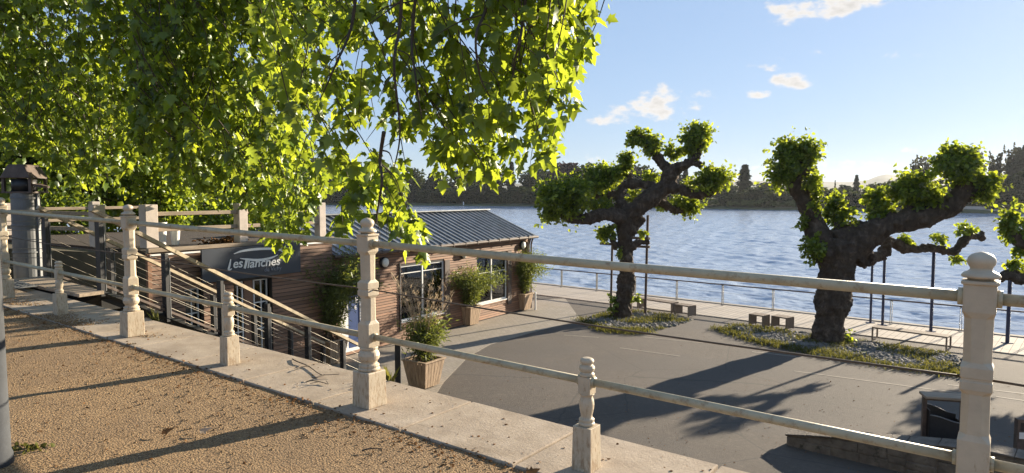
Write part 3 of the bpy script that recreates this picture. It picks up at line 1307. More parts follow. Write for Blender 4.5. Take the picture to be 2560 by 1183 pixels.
    # plastered side wall and inner floor
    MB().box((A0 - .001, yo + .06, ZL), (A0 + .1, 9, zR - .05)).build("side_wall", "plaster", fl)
    MB().box((A0 + .1, yo + .12, ZL + .006), (A1 - .12, 8.9, ZL + .04)).build("floor", "floor_int", fl)
    rf = MB()
    rf.box((A0, yo - .02, zR - .05), (A1, 9.1, zR + .03))
    rf.build("roof_slab", "soil", fl)
    MB().box((A0 - .02, yo - .075, zR + .0), (A1 + .04, yo + .05, zR + .09)).build("roof_edge_beam", "wood_plank", fl)
    MB().box((A0 + .02, yo - .06, zR - .085), (A1 + .02, yo - .024, zR - .045)).build("white_strip", "white", fl)
    for h, pan in ((dR, ((.03, .33), (.60, .97))), (dL, ((.05, .95),))):
        a, b, c, d = h
        dep = .25
        MB().box((a, yo + .12, c), (a + .02, yo + dep + .1, d)).build("door_reveal", "boards", fl)
        for (m0, m1) in pan:
            x0, x1 = a + (b - a) * m0, a + (b - a) * m1
            f = MB()
            y = yo + .16
            f.box((x0, y, c + .05), (x0 + .035, y + .05, d - .02))
            f.box((x1 - .035, y, c + .05), (x1, y + .05, d - .02))
            for z in (d - .055, d - (d - c) * .24, d - (d - c) * .5, c + .2):
                f.box((x0 + .035, y + .003, z), (x1 - .035, y + .047, z + .03))
            xm = x0 + (x1 - x0) * .55
            f.box((xm - .014, y + .006, c + .05), (xm + .014, y + .044, d - .05))
            o = f.build("door", "white", fl)
            MB().box((x0, y + .022, c + .05), (x1, y + .028, d - .02)).build("pane", "glass", o)
    a, b, c, d = dR
    MB().box((a + (b - a) * .36, yo + .16, c + .03), (a + (b - a) * .58, yo + .2, d - .02)).build("door_panel", "boards_grey", fl)
    # ---------- side wall of the terrace running left (plaster), ground behind it
    # ---------- sign
    off = .42
    s0 = fac(505, 660, off)[0]
    s1 = fac(751, 640, off)[0]
    z1 = (fac(503.5, 626.4, off)[1] + fac(671, 611, off)[1]) / 2
    z0 = (fac(508, 708, off)[1] + fac(751, 680.5, off)[1]) / 2
    sg = thing("restaurant_sign", "long slate coloured sign with a white swoosh and lettering above the doors", "sign", (FO.x, FO.y, 0), FANG)
    MB().box((s0, -off, z0), (s1, -off + .06, z1)).build("board", "sign", sg, bevel=.004)
    MB().box((s0 + .1, -off + .06, z1 - .2), (s0 + .16, yo - .02, z1 - .14)).build("bracket", "black", sg)
    MB().box((s1 - .16, -off + .06, z1 - .2), (s1 - .1, yo - .02, z1 - .14)).build("bracket", "black", sg)
    y = -off - .002

    def sp(px, py):
        return fac(px, py, off)
    lt = MB()
    # L of Les, drawn as two brush strokes
    stroke(lt, [sp(576, 648), sp(574, 661), sp(570.5, 674)], [.02, .05, .05], y)
    stroke(lt, [sp(568.5, 675), sp(574, 674.5), sp(579, 672)], [.05, .035, .02], y)
    a, b = sp(583, 670), sp(606.5, 661)
    add_text(lt, "es", a[0], b[0], a[1] - .01, a[1] + .155, y, tilt=.0, bold=.012)
    a = sp(618, 667)
    b = sp(700, 652)
    add_text(lt, "lanches", a[0], b[0], sp(620, 670)[1] - .005, sp(620, 670)[1] + .225, y, bold=.012)
    # stem of the P and its swooping bowl
    stroke(lt, [sp(616.5, 650), sp(614, 660), sp(611, 671.5)], [.085, .07, .06], y)
    lt.build("lettering", "white", sg)
    em = MB()
    stroke(em, [sp(584, 635), sp(600, 629), sp(622, 625), sp(648, 622.6), sp(680, 622), sp(700, 625), sp(708, 631), sp(700, 637)],
           [.012, .045, .06, .065, .06, .055, .04, .015], y)
    stroke(em, [sp(599, 646), sp(618, 648.6), sp(640, 650.5), sp(662, 648.5), sp(682, 643), sp(694, 637)], [.012, .05, .07, .065, .045, .015], y)
    em.build("emblem", "white", sg)
    sm = MB()
    a, b = sp(661, 680), sp(703, 672)
    add_text(sm, "de Vichy", a[0], b[0], a[1] - .03, a[1] + .12, y, shear=.1)
    sm.build("small_lettering", "faded", sg)
    # ---------- blue poster panel in the doorway beside the annex corner
    a, b, c, d = pb
    po = thing("poster_panel", "blue and white poster panel behind the bushy planter at the wall corner", "poster", (FO.x, FO.y, 0), FANG)
    f = MB()
    for q in (((a, .0, c), (a + .07, .06, d)), ((b - .07, .0, c), (b, .06, d)), ((a + .07, .0, c), (b - .07, .06, c + .1)), ((a + .07, .0, d - .08), (b - .07, .06, d))):
        f.box(*q)
    f.build("frame", "white", po)
    xm = a + (b - a) * .42
    MB().box((a + .07, .02, c + .1), (xm, .05, d - .08)).build("white_sheet", "white", po)
    MB().box((xm, .02, c + .1), (b - .07, .05, d - .08)).build("blue_sheet", "blue_print", po)
    lt = MB()
    zz = fac(886, 752)[1]
    x0 = fac(889, 752)[0]
    add_text(lt, "E", x0, x0 + .12, zz - .08, zz + .1, .018, .006, shear=0)
    zz2 = fac(886, 770)[1]
    add_text(lt, "E", x0 - .03, x0 + .06, zz2 - .06, zz2 + .06, .018, .006, shear=0)
    z3 = fac(883, 728)[1]
    stroke(lt, [(xm + .1, z3 - .12), (xm + .25, z3 + .02), (xm + .45, z3 + .08), (xm + .5, z3 + .0), (xm + .3, z3 - .1)], [.01, .05, .06, .04, .01], .018, .006)
    lt.build("lettering", "white", po)

    # ---------- round wall lamps
    for px, py, lab in ((957, 656, "round bulkhead wall lamp by the left of the large window"),
                        (1155, 635, "round bulkhead wall lamp between the two windows"),
                        (1303, 613, "round bulkhead wall lamp near the downpipes at the far corner")):
        t, z = fac(px, py)
        p = fpt(t, .022, z)
        lp = thing("wall_lamp", lab, "lamp", p, FANG, "round wall lamps on the pavilion")
        ba, le = MB(), MB()

        def disc(mb, prof):
            tmp = MB().lathe(prof, 20)
            mb.add([(v[0], -v[2], v[1]) for v in tmp.v], [f[::-1] for f in tmp.f])
        disc(ba, [(0, .19), (.11, .19), (.13, .17)])
        disc(le, [(.125, .155), (.165, .145), (.195, .11), (.21, .05)])
        ba.build("back_ring", "black", lp)
        le.build("lens", "lens", lp, True)
    return dict(A0=A0, A1=A1, zR=zR, yo=yo, tL=tL, tR=tR, zE=zE)


RB = build_restaurant()


def build_dining():
    spots = [((1030, 760), .75, "round white topped table behind the left pane of the large window"), ((1086, 750), 1.2, "round white topped table behind the right pane of the large window"),
             ((1228, 720), .9, "round white topped table behind the second window")]
    for (px, py), y, lab in spots:
        t = fac(px, py)[0] + .25
        o = thing("dining_table", lab, "table", fpt(t, y, ZL + .05), FANG, "tables inside the pavilion")
        MB().lathe([(.72, .42), (.75, .43), (.755, .42)], 24).build("table_top", "white", o)
        MB().tube([(0, 0, .02), (0, 0, .72)], .035, 10).build("stem", "black", o)
        MB().lathe([(0, .24), (.02, .22), (.03, .05)], 16).build("foot", "black", o)
    for (px, py), y, rz, lab in (((1052, 755), 1.35, .4, "brown wooden chair behind the mullion of the large window"), ((1098, 750), .6, 2.5, "brown wooden chair at the right edge of the large window"),
                                 ((1210, 720), 1.6, 1.2, "brown wooden chair behind the second window")):
        t = fac(px, py)[0] + .2
        o = thing("dining_chair", lab, "chair", fpt(t, y, ZL + .05), FANG + rz, "chairs inside the pavilion")
        MB().box((-.21, -.21, .43), (.21, .21, .47)).build("seat", "planter", o, bevel=.01)
        MB().box((-.2, .18, .55), (.2, .215, .92)).build("backrest", "planter", o, bevel=.015)
        for x in (-.18, .18):
            MB().bar((x, -.18, 0), (x, -.18, .43), .035, .035, (0, 1, 0)).build("leg", "planter", o)
            MB().bar((x, .2, 0), (x, .2, .9), .035, .035, (0, 1, 0)).build("leg", "planter", o)


build_dining()


# ------------------------------------------------------------------ roof terrace
def build_roof_terrace():
    A0, A1, zR, yo = RB["A0"], RB["A1"], RB["zR"], RB["yo"]
    zb = zR + .095

    def fence(label, pts, hpost, wpost, loc_rz=None):
        f = thing("terrace_fence", label, "fence", (FO.x, FO.y, 0), FANG, "wooden rail fences of the roof terrace")
        for i, (t, y) in enumerate(pts):
            w = wpost[i] if hasattr(wpost, "__len__") else wpost
            MB().box((t - w / 2, y - w / 2, zb if i < 99 else 0), (t + w / 2, y + w / 2, zb + hpost + random.uniform(-.01, .02))).build("post", "concrete", f, bevel=.012)
        for i in range(len(pts) - 1):
            (t0, y0), (t1, y1) = pts[i], pts[i + 1]
            d = Vector((t1 - t0, y1 - y0, 0)).normalized()
            w0 = (wpost[i] if hasattr(wpost, "__len__") else wpost) * .5
            w1 = (wpost[i + 1] if hasattr(wpost, "__len__") else wpost) * .5
            for z in (.42, .80):
                p = Vector((t0, y0, zb + z)) + d * w0
                q = Vector((t1, y1, zb + z)) - d * w1
                MB().bar(p, q, .13, .095).build("rail", "wood_plank", f, bevel=.012)
        return f
    tm = fac(613, 570, .15)[0]
    te = fac(811, 560, .15)[0]
    fence("wooden rail fence with pale concrete posts along the roof edge above the sign", [(A0 + .16, .04), (tm, .04), (te, .04)], 1.02, [.30, .26, .24])
    fence("wooden rail fence with a pale post running left from the corner of the roof terrace", [(A0 - .35, 1.4), (A0 - 1.15, 5.0), (A0 - 1.9, 8.0), (A0 - 3.0, 11.0)], 1.0, .27)
    fence("weathered rail fence along the back of the roof terrace before the bushes", [(A1 - .3, 8.6), (A1 - 2.6, 8.6), (A1 - 5.2, 8.6), (A0 - 2.2, 8.6)], 1.0, .25)
    # concrete slab under left fence: olive side wall
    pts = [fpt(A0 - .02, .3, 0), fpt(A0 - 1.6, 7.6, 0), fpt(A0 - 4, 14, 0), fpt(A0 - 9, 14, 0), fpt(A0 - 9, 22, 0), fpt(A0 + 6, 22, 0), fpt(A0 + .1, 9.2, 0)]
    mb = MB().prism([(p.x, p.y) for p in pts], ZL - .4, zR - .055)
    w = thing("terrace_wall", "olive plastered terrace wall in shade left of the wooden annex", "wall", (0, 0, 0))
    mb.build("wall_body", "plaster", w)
    # pots
    def pot(t, y, r, h, label, mat="white"):
        p = fpt(t, y, zR + .035)
        o = thing("plant_pot", label, "pot", p, 0, "pots on the roof terrace")
        MB().lathe([(0, r * .72), (.02, r * .74), (h * .9, r), (h, r * 1.06), (h, r * .94), (h - .05, r * .9)], 20).build("pot_body", mat, o, True)
        MB().lathe([(h - .06, r * .85), (h - .045, r * .85)], 16).build("soil", "soil", o)
        return p, h
    a = pot(fac(402, 560, -.9)[0], .9, .14, .62, "tall white pot behind the corner post of the roof fence")
    b = pot(fac(437, 552, -1.2)[0], 1.2, .12, .42, "smaller white pot second from the corner post of the roof fence")
    c = pot(fac(148, 520, -.0)[0] if False else A0 - 2.2, 5.8, .4, .8, "wide grey tub on the terrace behind the metal duct", "galva")
    # potted shrubs
    for (p, h), n, sp, hh, lab in ((a, 1500, .62, 1.75, "leafy light green shrub growing from the tall white pot"),
                                   (b, 1100, .55, 1.25, "low leafy shrub growing from the smaller white pot")):
        o = thing("potted_shrub", lab, "shrub", (p.x, p.y, p.z + h - .06), 0, "shrubs in the white pots")
        st = MB()
        for k in range(9):
            a2 = random.uniform(0, 6.28)
            e = Vector((math.cos(a2) * sp * .6, math.sin(a2) * sp * .6, hh * random.uniform(.6, 1)))
            st.tube([(0, 0, 0), e * .5 + Vector((0, 0, .1)), e], [.014, .01, .004], 5)
        st.build("stem", "twig", o)
        q = rand_unit(n) * (rng.uniform(.1, 1, (n, 1)) ** .5) * np.array([sp, sp, hh * .5]) + np.array([0, 0, hh * .55])
        leaves("foliage", "leaf_mid", q, rand_unit(n) + np.array([0, 0, -.3]), rand_unit(n), rng.uniform(.08, .14, n), LEAF_SMALL, o)
    # heap of dry bark
    t0 = fac(560, 592, -.5)[0]
    p = fpt(t0, .5, zR + .03)
    mb = MB()
    for k in range(170):
        c = Vector((random.gauss(0, .34), random.gauss(0, .13), abs(random.gauss(0, .075)) + .02))
        d = Vector((random.gauss(0, 1), random.gauss(0, 1), random.gauss(0, .4))).normalized() * .05
        mb.tube([c - d, c + Vector((0, 0, .015)), c + d], .016, 5)
    o = mb.build("bark_heap", "dead_leaf", None, False, 0, p, FANG)
    tag(o, "heap of reddish brown dry leaves on the roof edge above the sign", "heap", None, "stuff")


build_roof_terrace()


# ------------------------------------------------------------------ metal duct
def build_duct():
    Y = 12.6
    c = dp(67, 600, Y)
    zt = dp(67, 483, Y).z
    ztop = dp(67, 412, Y).z
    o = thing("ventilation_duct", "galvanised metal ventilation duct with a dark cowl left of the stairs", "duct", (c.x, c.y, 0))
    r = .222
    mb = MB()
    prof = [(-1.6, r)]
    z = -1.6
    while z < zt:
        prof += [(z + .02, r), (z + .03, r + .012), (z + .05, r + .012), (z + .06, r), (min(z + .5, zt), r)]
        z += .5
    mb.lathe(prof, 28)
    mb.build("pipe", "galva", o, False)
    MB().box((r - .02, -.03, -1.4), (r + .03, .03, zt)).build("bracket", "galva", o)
    f = MB()
    for a in range(4):
        x, y = ((-.25, -.18), (.24, -.18), (.24, .22), (-.25, .22))[a]
        f.box((x - .025, y - .025, zt), (x + .025, y + .025, zt + .28))
    f.box((-.28, -.22, zt), (.27, .26, zt + .03))
    f.build("cowl_frame", "rust_steel", o)
    MB().lathe([(zt + .03, .2), (zt + .26, .2)], 20).build("fan_body", "black", o, True)
    h = MB()
    zz = zt + .27
    hh = ztop - zz
    vs = []
    for (x, y, z) in ((-.29, -.24, zz), (.28, -.24, zz), (.28, .28, zz), (-.29, .28, zz), (-.17, -.18, zz + hh), (.13, -.18, zz + hh), (.13, .22, zz + hh), (-.17, .22, zz + hh)):
        vs.append((x, y, z))
    h.add(vs, [(0, 3, 2, 1), (4, 5, 6, 7), (0, 1, 5, 4), (1, 2, 6, 5), (2, 3, 7, 6), (3, 0, 4, 7)])
    h.build("cowl_hood", "rust_steel", o, bevel=.02)
    fl = MB().bar((.25, -.05, zt + .16), (.42, -.05, zt + .11), .24, .03)
    fl.build("cowl_flap", "rust_steel", o)


build_duct()


# ------------------------------------------------------------------ planters
def build_planters():
    def planter(p, w, h, rz, label):
        o = thing("wooden_planter", label, "planter", (p.x, p.y, ZL + .006), rz, "tapered wooden planters by the restaurant")
        a, b = w * .36, w * .5
        mb = MB()
        n = 6
        # four tapered sides of vertical planks
        for s in range(4):
            m = Matrix.Rotation(s * math.pi / 2, 4, 'Z')
            for k in range(n):
                x0, x1 = -1 + 2 * k / n + .02, -1 + 2 * (k + 1) / n - .02
                t = .03
                vs = [(x0 * a, -a, .04), (x1 * a, -a, .04), (x1 * (a - t), -a + t, .04), (x0 * (a - t), -a + t, .04),
                      (x0 * b, -b, h), (x1 * b, -b, h), (x1 * (b - t), -b + t, h), (x0 * (b - t), -b + t, h)]
                mb.add([m @ Vector(v) for v in vs], [(0, 3, 2, 1), (4, 5, 6, 7), (0, 1, 5, 4), (1, 2, 6, 5), (2, 3, 7, 6), (3, 0, 4, 7)])
        mb.build("box", "planter", o)
        rm = MB()
        for s in range(4):
            m = Matrix.Rotation(s * math.pi / 2, 4, 'Z')
            tmp = MB().box((-b - .03, -b - .03, h), (b - .04, -b + .05, h + .035))
            rm.add([m @ Vector(v) for v in tmp.v], tmp.f)
        rm.build("rim", "planter", o, bevel=.004)
        e = b - .05
        MB().box((-e, -e, h - .12), (e, e, h - .05)).build("soil", "soil", o)
        return o, h

    def bush(p, z0, label, n, rx, hh, lean=(0, 0), mat="leaf_bamboo", size=(.10, .19)):
        o = thing("bamboo_bush", label, "bush", (p.x, p.y, z0), 0, "bushes in the wooden planters")
        st = MB()
        pos, tips = [], []
        ns = 60
        for k in range(ns):
            a = random.uniform(0, 6.28)
            rr = rx * math.sqrt(random.random())
            e = Vector((math.cos(a) * rr + lean[0], math.sin(a) * rr + lean[1], hh * random.uniform(.55, 1.0) * (1 - .25 * (rr / rx) ** 2)))
            base = Vector((random.gauss(0, .13), random.gauss(0, .13), -.05))
            mid = base * .5 + e * .5 + Vector((0, 0, hh * .12)) - Vector((e.x, e.y, 0)) * .2
            P, Rd = smooth_path([base, mid, e], [.009, .006, .003], 4)
            st.tube(P, Rd, 4)
            for j in range(n // ns):
                q = P[random.randint(2, len(P) - 1)]
                f = Vector((random.gauss(0, .11), random.gauss(0, .11), random.gauss(0, .09)))
                pos.append(q + f)
                tips.append(f * 3 + Vector((random.gauss(0, .5), random.gauss(0, .5), random.gauss(-.1, .5))))
        st.build("stem", "twig", o)
        pos, tips = np.array([tuple(v) for v in pos]), np.array([tuple(v) for v in tips])
        leaves("foliage", mat, pos, tips, rand_unit(len(pos)), rng.uniform(size[0], size[1], len(pos)), LEAF_BLADE, o)
        return o

    def plumes(p, z0, label, n, rx, hh):
        o = thing("dry_grass_clump", label, "grass", (p.x, p.y, z0))
        st = MB()
        pos, tips = [], []
        for k in range(n):
            a = random.uniform(0, 6.28)
            rr = rx * math.sqrt(random.random())
            e = Vector((math.cos(a) * rr, math.sin(a) * rr, hh * random.uniform(.7, 1.05)))
            P, Rd = smooth_path([(e.x * .1, e.y * .1, 0), e * .55 - Vector((e.x, e.y, 0)) * .15, e], [.006, .005, .003], 5)
            st.tube(P, Rd, 4)
            for j in range(34):
                f = random.uniform(.55, 1)
                q = P[int(f * (len(P) - 1))] + Vector((random.gauss(0, .02), random.gauss(0, .02), random.gauss(0, .03)))
                pos.append(q)
                tips.append(Vector((random.gauss(0, .5), random.gauss(0, .5), .8)))
        st.build("stalk", "dry_grass", o)
        pos, tips = np.array([tuple(v) for v in pos]), np.array([tuple(v) for v in tips])
        leaves("plume", "dry_grass", pos, tips, rand_unit(len(pos)), rng.uniform(.05, .10, len(pos)), LEAF_BLADE, o)

    hgt = .72
    p1 = gp(1060, 966, ZL)
    planter(p1, .80, hgt, FANG, "wooden planter standing nearest the coping with tall dry grass")
    bush(p1, ZL + hgt, "green bamboo bush in the planter nearest the coping", 3400, .62, 1.25)
    plumes(p1, ZL + hgt, "tall dry feathery grass rising from the planter nearest the coping", 42, 1.0, 2.3)
    p2 = gp(1172, 812, ZL)
    planter(p2, .74, hgt, FANG, "wooden planter between the two pavilion windows")
    bush(p2, ZL + hgt, "wide bamboo bush in the planter between the two windows", 7600, 1.45, 1.75, (.0, 0))
    p3 = gp(1306, 775, ZL)
    planter(p3, .7, hgt, FANG, "wooden planter at the far corner of the pavilion by the water")
    bush(p3, ZL + hgt, "sunlit bamboo bush in the planter at the far corner by the water", 6600, 1.0, 2.0, (.15, 0))
    p4 = gp(828, 908, ZL)
    planter(p4, .74, hgt, FANG, "grey wooden planter at the annex corner behind the stair railing")
    bush(p4, ZL + hgt, "dark bamboo bush before the blue poster panel", 8500, 1.2, 2.75, (.2, .2), "leaf_bamboo")
    # white short post beside the last planter
    q = gp(1338, 775, ZL)
    o = thing("bollard", "slim white bollard right of the planter at the far pavilion corner", "bollard", (q.x, q.y, ZL))
    MB().tube([(0, 0, 0), (0, 0, .74)], .045, 12).build("shaft", "white", o)
    MB().lathe([(.74, .05), (.77, .045), (.785, .02)], 12).build("cap", "white", o, True)


build_planters()


# ------------------------------------------------------------------ quay railing, benches, props
def build_quay():
    pxs = [(1408, 719), (1496, 730), (1594, 741), (1700, 753), (1813, 766), (1940, 781.5), (2078, 797), (2231, 814), (2401, 832)]
    us = [(gp(x, y, ZL) - Q0).dot(QU) for x, y in pxs]
    step = (us[-1] - us[0]) / (len(us) - 1)
    r = thing("quay_railing", "low metal railing with slim posts along the edge of the quay", "railing", quay(0, 0), QANG)
    h = .98
    ks = [us[0] + step * i for i in range(-4, 14)]
    for u in ks:
        p = MB()
        for s in (-.03, .03):
            p.box((u + s - .008, -.035, .03), (u + s + .008, .035, h))
        p.box((u - .055, -.06, .03), (u + .055, .06, .045))
        p.box((u - .045, -.03, h - .05), (u + .045, .03, h - .02))
        p.build("post", "galva", r)
    MB().tube([(ks[0] - .5, 0, h), (ks[-1] + .5, 0, h)], .028, 10).build("top_rail", "rust_steel", r, True)
    for j in range(1, 3):
        MB().tube([(ks[0] - .5, 0, h * j / 3.2), (ks[-1] + .5, 0, h * j / 3.2)], .0035, 5).build("cable", "cable", r, True)

    def bench(pa, pb, hgt, dep, label, stool=False, full=True):
        a, b = Vector(pa), Vector(pb)
        d = (b - a)
        L = d.length
        rz = math.atan2(d.y, d.x)
        o = thing("stool" if stool else "bench", label, "stool" if stool else "bench", (a.x, a.y, ZL + .03), rz, "low stools on the quay" if stool else "low benches on the quay")
        s = MB()
        n = 4
        for k in range(n):
            y0 = dep * k / n
            s.box((0, y0 + .006, hgt - .05), (L, y0 + dep / n - .006, hgt))
        s.build("seat", "bench_wood", o, bevel=.004)
        for x in (0, L - .05):
            l = MB()
            l.box((x + .002, .0, 0), (x + .012 if False else x + .048, .05, hgt - .05))
            l.box((x + .002, dep - .05, 0), (x + .048, dep, hgt - .05))
            l.box((x + .012, .05, .02), (x + .038, dep - .05, hgt - .05)) if stool or full else l.box((x + .002, .05, 0), (x + .048, dep - .05, .03))
            l.build("leg_frame", "bench_wood", o)
        return o
    bench(gp(1592, 772, ZL), gp(1679, 786, ZL), .46, .5, "low wooden bench behind the trunk of the middle pollarded tree")
    bench(gp(1685, 788, ZL), gp(1721, 794.5, ZL), .45, .5, "lone cube stool beside the end of the bench by the middle tree", True)
    bench(gp(1871, 815, ZL), gp(1907, 821, ZL), .45, .5, "left of the pair of cube stools between the two pollarded trees", True)
    bench(gp(1927, 820, ZL), gp(1966, 827, ZL), .45, .5, "right of the pair of cube stools between the two pollarded trees", True)
    bench(gp(2178, 852, ZL), gp(2367, 880, ZL), .46, .5, "long thin framed bench right of the thick pollarded trunk", False, False)

    # tree props
    def prop(px, py, topy, label, mat, r=.045):
        b = gp(px, py, ZL)
        z = dp(px, topy, b.y).z
        o = thing("tree_prop", label, "prop", (b.x, b.y, ZL + .03), 0, "steel props under the pollarded trees")
        MB().tube([(0, 0, 0), (0, 0, z - ZL)], r, 12).build("pole", mat, o)
        MB().box((-.14, -.1, 0), (.14, .1, .02)).build("base_plate", mat, o)
    prop(2176, 809, 655, "blue steel prop nearest the thick pollarded trunk", "blue_steel")
    prop(2206, 815, 628, "blue steel prop in the middle of the three under the low limb", "blue_steel", .05)
    prop(2327, 831, 620, "blue steel prop farthest out under the low limb", "blue_steel", .055)
    prop(2518, 860, 700, "dark steel prop right of the tall cream post", "blue_steel", .06)
    b1, b2 = gp(1527, 776, ZL), gp(1613, 785, ZL)
    o = thing("tree_support", "brown two pole frame with short planks holding the middle pollarded tree", "support", (b1.x, b1.y, ZL))
    d = b2 - b1
    z1, z2 = dp(1532, 560, b1.y).z - ZL, dp(1619, 538, b2.y).z - ZL
    MB().tube([(0, 0, 0), (.05, 0, z1)], .05, 12).build("pole", "rust_steel", o)
    MB().tube([(d.x, d.y, 0), (d.x + .06, d.y, z2)], .055, 12).build("pole", "rust_steel", o)
    zb = dp(1613, 596, b2.y).z - ZL
    zc = dp(1613, 617, b2.y).z - ZL
    for z, a0, a1 in ((zb, .45, 1.1), (zc, .45, 1.1), (zc + .05, -.35, .6)):
        p = d * a0
        q = d * a1
        MB().bar((p.x, p.y - .07, z), (q.x, q.y - .07, z), .06, .1).build("plank", "rust_steel", o)


build_quay()


# ------------------------------------------------------------------ pollarded trees
def build_pollards():
    def tree(label, name, ox, oy, sc, Y, limbs, clumps, zscale, base_px, voxel=.036, amp=.12):
        base = gp(base_px[0], base_px[1], ZL)
        k = Y / F
        root = thing(name, label, "tree", (base.x, base.y, ZL), 0, "pollarded plane trees on the lower terrace")
        o3 = Vector((base.x, base.y, ZL))

        def P(x, y, dy=0):
            return dp(ox + x / sc, oy + y / sc, Y + dy) - o3
        mb = MB()
        kn = []
        for limb in limbs:
            pts = [P(x, y, dy) for (x, y, dy, r) in limb]
            rad = [r for (_, _, _, r) in limb]
            pp, rr = smooth_path(pts, rad, 7)
            rr = [r * (.92 + .16 * mnoise.noise(p * 2.3)) for p, r in zip(pp, rr)]
            mb.tube(pp, rr, 14)
            # burls
            for j in range(3, len(pp), 5):
                if random.random() < .55:
                    c = pp[j] + Vector((random.gauss(0, 1), random.gauss(0, 1), random.gauss(0, 1))).normalized() * rr[j] * .75
                    q = rr[j] * random.uniform(.35, .55)
                    mb.tube([c + Vector((0, 0, -q)), c + Vector((0, 0, -q * .6)), c, c + Vector((0, 0, q * .6)), c + Vector((0, 0, q))], [q * .3, q * .8, q, q * .8, q * .3], 10)
        tr = gnarled("trunk", mb, root, voxel, amp, .28)
        allp, allt, alln, alls = [], [], [], []
        tw = MB()
        for (x0, y0, x1, y1, dy, dens) in clumps:
            c = P((x0 + x1) / 2, (y0 + y1) / 2, dy)
            rx = (x1 - x0) / 2 / sc * k
            rz = (y1 - y0) / 2 / sc * k
            ry = min(rx, max(rz, rx * .8)) * 1.0
            # shoots radiate from the knuckle; leaves along each
            vol = rx * ry * rz
            ns = int(max(22, 300 * (vol ** .68)) * dens)
            for s in range(ns):
                d = Vector((random.gauss(0, 1), random.gauss(0, 1), random.gauss(.15, 1))).normalized()
                ext = (random.uniform(.5, 1.1) if random.random() < .9 else random.uniform(1.1, 1.28)) * (1 + .5 * mnoise.noise(d * 2.6 + c * 3))
                tip = c + Vector((d.x * rx, d.y * ry, d.z * rz)) * ext
                st = c + Vector((d.x * rx, d.y * ry, d.z * rz)) * .15
                if s % 3 == 0:
                    tw.tube([st, st * .5 + tip * .5 + Vector((0, 0, .03)), tip], [.012, .008, .003], 4)
                nl = random.randint(9, 16)
                for j in range(nl):
                    f = random.uniform(.3, 1.06)
                    q = st + (tip - st) * f + Vector((random.gauss(0, .055), random.gauss(0, .055), random.gauss(0, .055)))
                    allp.append(q)
                    allt.append(d * .6 + Vector((random.gauss(0, .7), random.gauss(0, .7), random.gauss(-.35, .6))))
        p = np.array([tuple(v) for v in allp])
        t = np.array([tuple(v) for v in allt])
        n = rand_unit(len(p)) + np.array([0, 0, .5])
        leaves("foliage", "leaf_pollard", p, t, n, rng.uniform(.08, .18, len(p)), LEAF_SMALL, root)
        o = len(tr.data.vertices)
        vs = [tuple(v.co) for v in tr.data.vertices] + tw.v
        fs = [tuple(f.vertices) for f in tr.data.polygons] + [tuple(i + o for i in f) for f in tw.f]
        me = bpy.data.meshes.new("trunk")
        me.from_pydata(vs, [], fs)
        me.materials.append(MAT["bark"])
        me.polygons.foreach_set("use_smooth", [True] * len(me.polygons))
        tr.data = me
        return root

    # middle tree
    l1 = [
        [(478, 1075, 0, .46), (482, 1020, 0, .42), (488, 960, 0, .42), (500, 880, 0, .37), (505, 790, 0, .33), (500, 700, 0, .32), (492, 620, 0, .34), (500, 540, 0, .42), (530, 505, 0, .36)],
        [(500, 560, 0, .34), (440, 525, -.3, .30), (380, 525, -.6, .27), (300, 545, -.9, .24), (220, 540, -1.1, .20), (150, 500, -1.2, .18), (105, 440, -1.2, .14)],
        [(485, 520, 0, .32), (470, 450, .2, .22), (480, 385, .3, .19), (540, 365, .3, .18), (600, 372, .2, .20), (660, 395, 0, .25)],
        [(475, 420, .2, .17), (400, 425, .5, .15), (330, 425, .8, .13), (290, 400, 1.0, .12)],
        [(515, 530, 0, .40), (580, 475, -.1, .38), (650, 420, -.1, .37), (710, 365, 0, .37), (728, 305, 0, .34), (735, 275, 0, .30)],
        [(720, 310, 0, .28), (680, 255, .2, .22), (640, 205, .3, .19), (600, 160, .4, .16), (565, 115, .4, .12)],
        [(735, 300, 0, .26), (790, 275, -.2, .21), (845, 245, -.3, .20), (868, 190, -.3, .16), (872, 130, -.3, .12)],
        [(845, 255, -.3, .19), (890, 278, -.4, .17)],
        [(700, 375, 0, .30), (780, 395, -.4, .19), (860, 425, -.6, .17), (940, 410, -.8, .15), (985, 365, -.9, .12)],
        [(640, 430, 0, .26), (700, 470, .5, .20), (760, 500, .7, .17), (825, 490, .8, .13)],
        [(520, 620, 0, .26), (555, 570, .1, .15), (590, 545, .1, .14)],
        [(520, 365, .3, .12), (515, 300, .4, .10), (505, 250, .4, .08)],
        [(505, 700, 0, .28), (560, 668, -.1, .13), (615, 655, -.1, .11)],
        [(455, 690, 0, .2), (430, 660, -.1, .13), (440, 640, -.1, .1)],
    ]
    c1 = [(45, 340, 250, 560, -1.2, 1.3), (150, 330, 340, 460, -.8, 1), (260, 270, 430, 400, .4, 1), (330, 260, 510, 370, .5, 1), (455, 190, 545, 330, .4, .9),
          (500, 385, 575, 465, .5, .6), (570, 300, 685, 375, .6, .8), (495, 85, 620, 175, .4, 1), (570, 110, 690, 225, .3, 1), (690, 155, 800, 250, .2, .8),
          (790, 55, 945, 200, -.3, 1.25), (780, 140, 900, 235, -.3, .9), (850, 270, 1035, 430, -.8, 1.3), (770, 335, 860, 420, -.2, .6), (710, 420, 900, 535, .8, .9),
          (280, 440, 450, 510, -.2, .7), (345, 570, 450, 670, -.2, .8), (555, 585, 605, 640, .2, .35), (440, 690, 490, 740, -.3, .3), (410, 930, 450, 1030, -.3, .4),
          (530, 930, 570, 980, -.3, .3), (640, 440, 740, 500, .6, .4), (60, 470, 180, 570, -1.2, .7), (70, 350, 320, 480, -1.0, 1.0), (110, 430, 300, 540, -1.2, .8), (270, 300, 460, 430, .3, .8)]
    tree("pollarded tree with twisting limbs held up by a brown two pole frame", "pollarded_tree", 1320, 280, 2.04, 28.0, l1, c1, 1, (1555, 795))
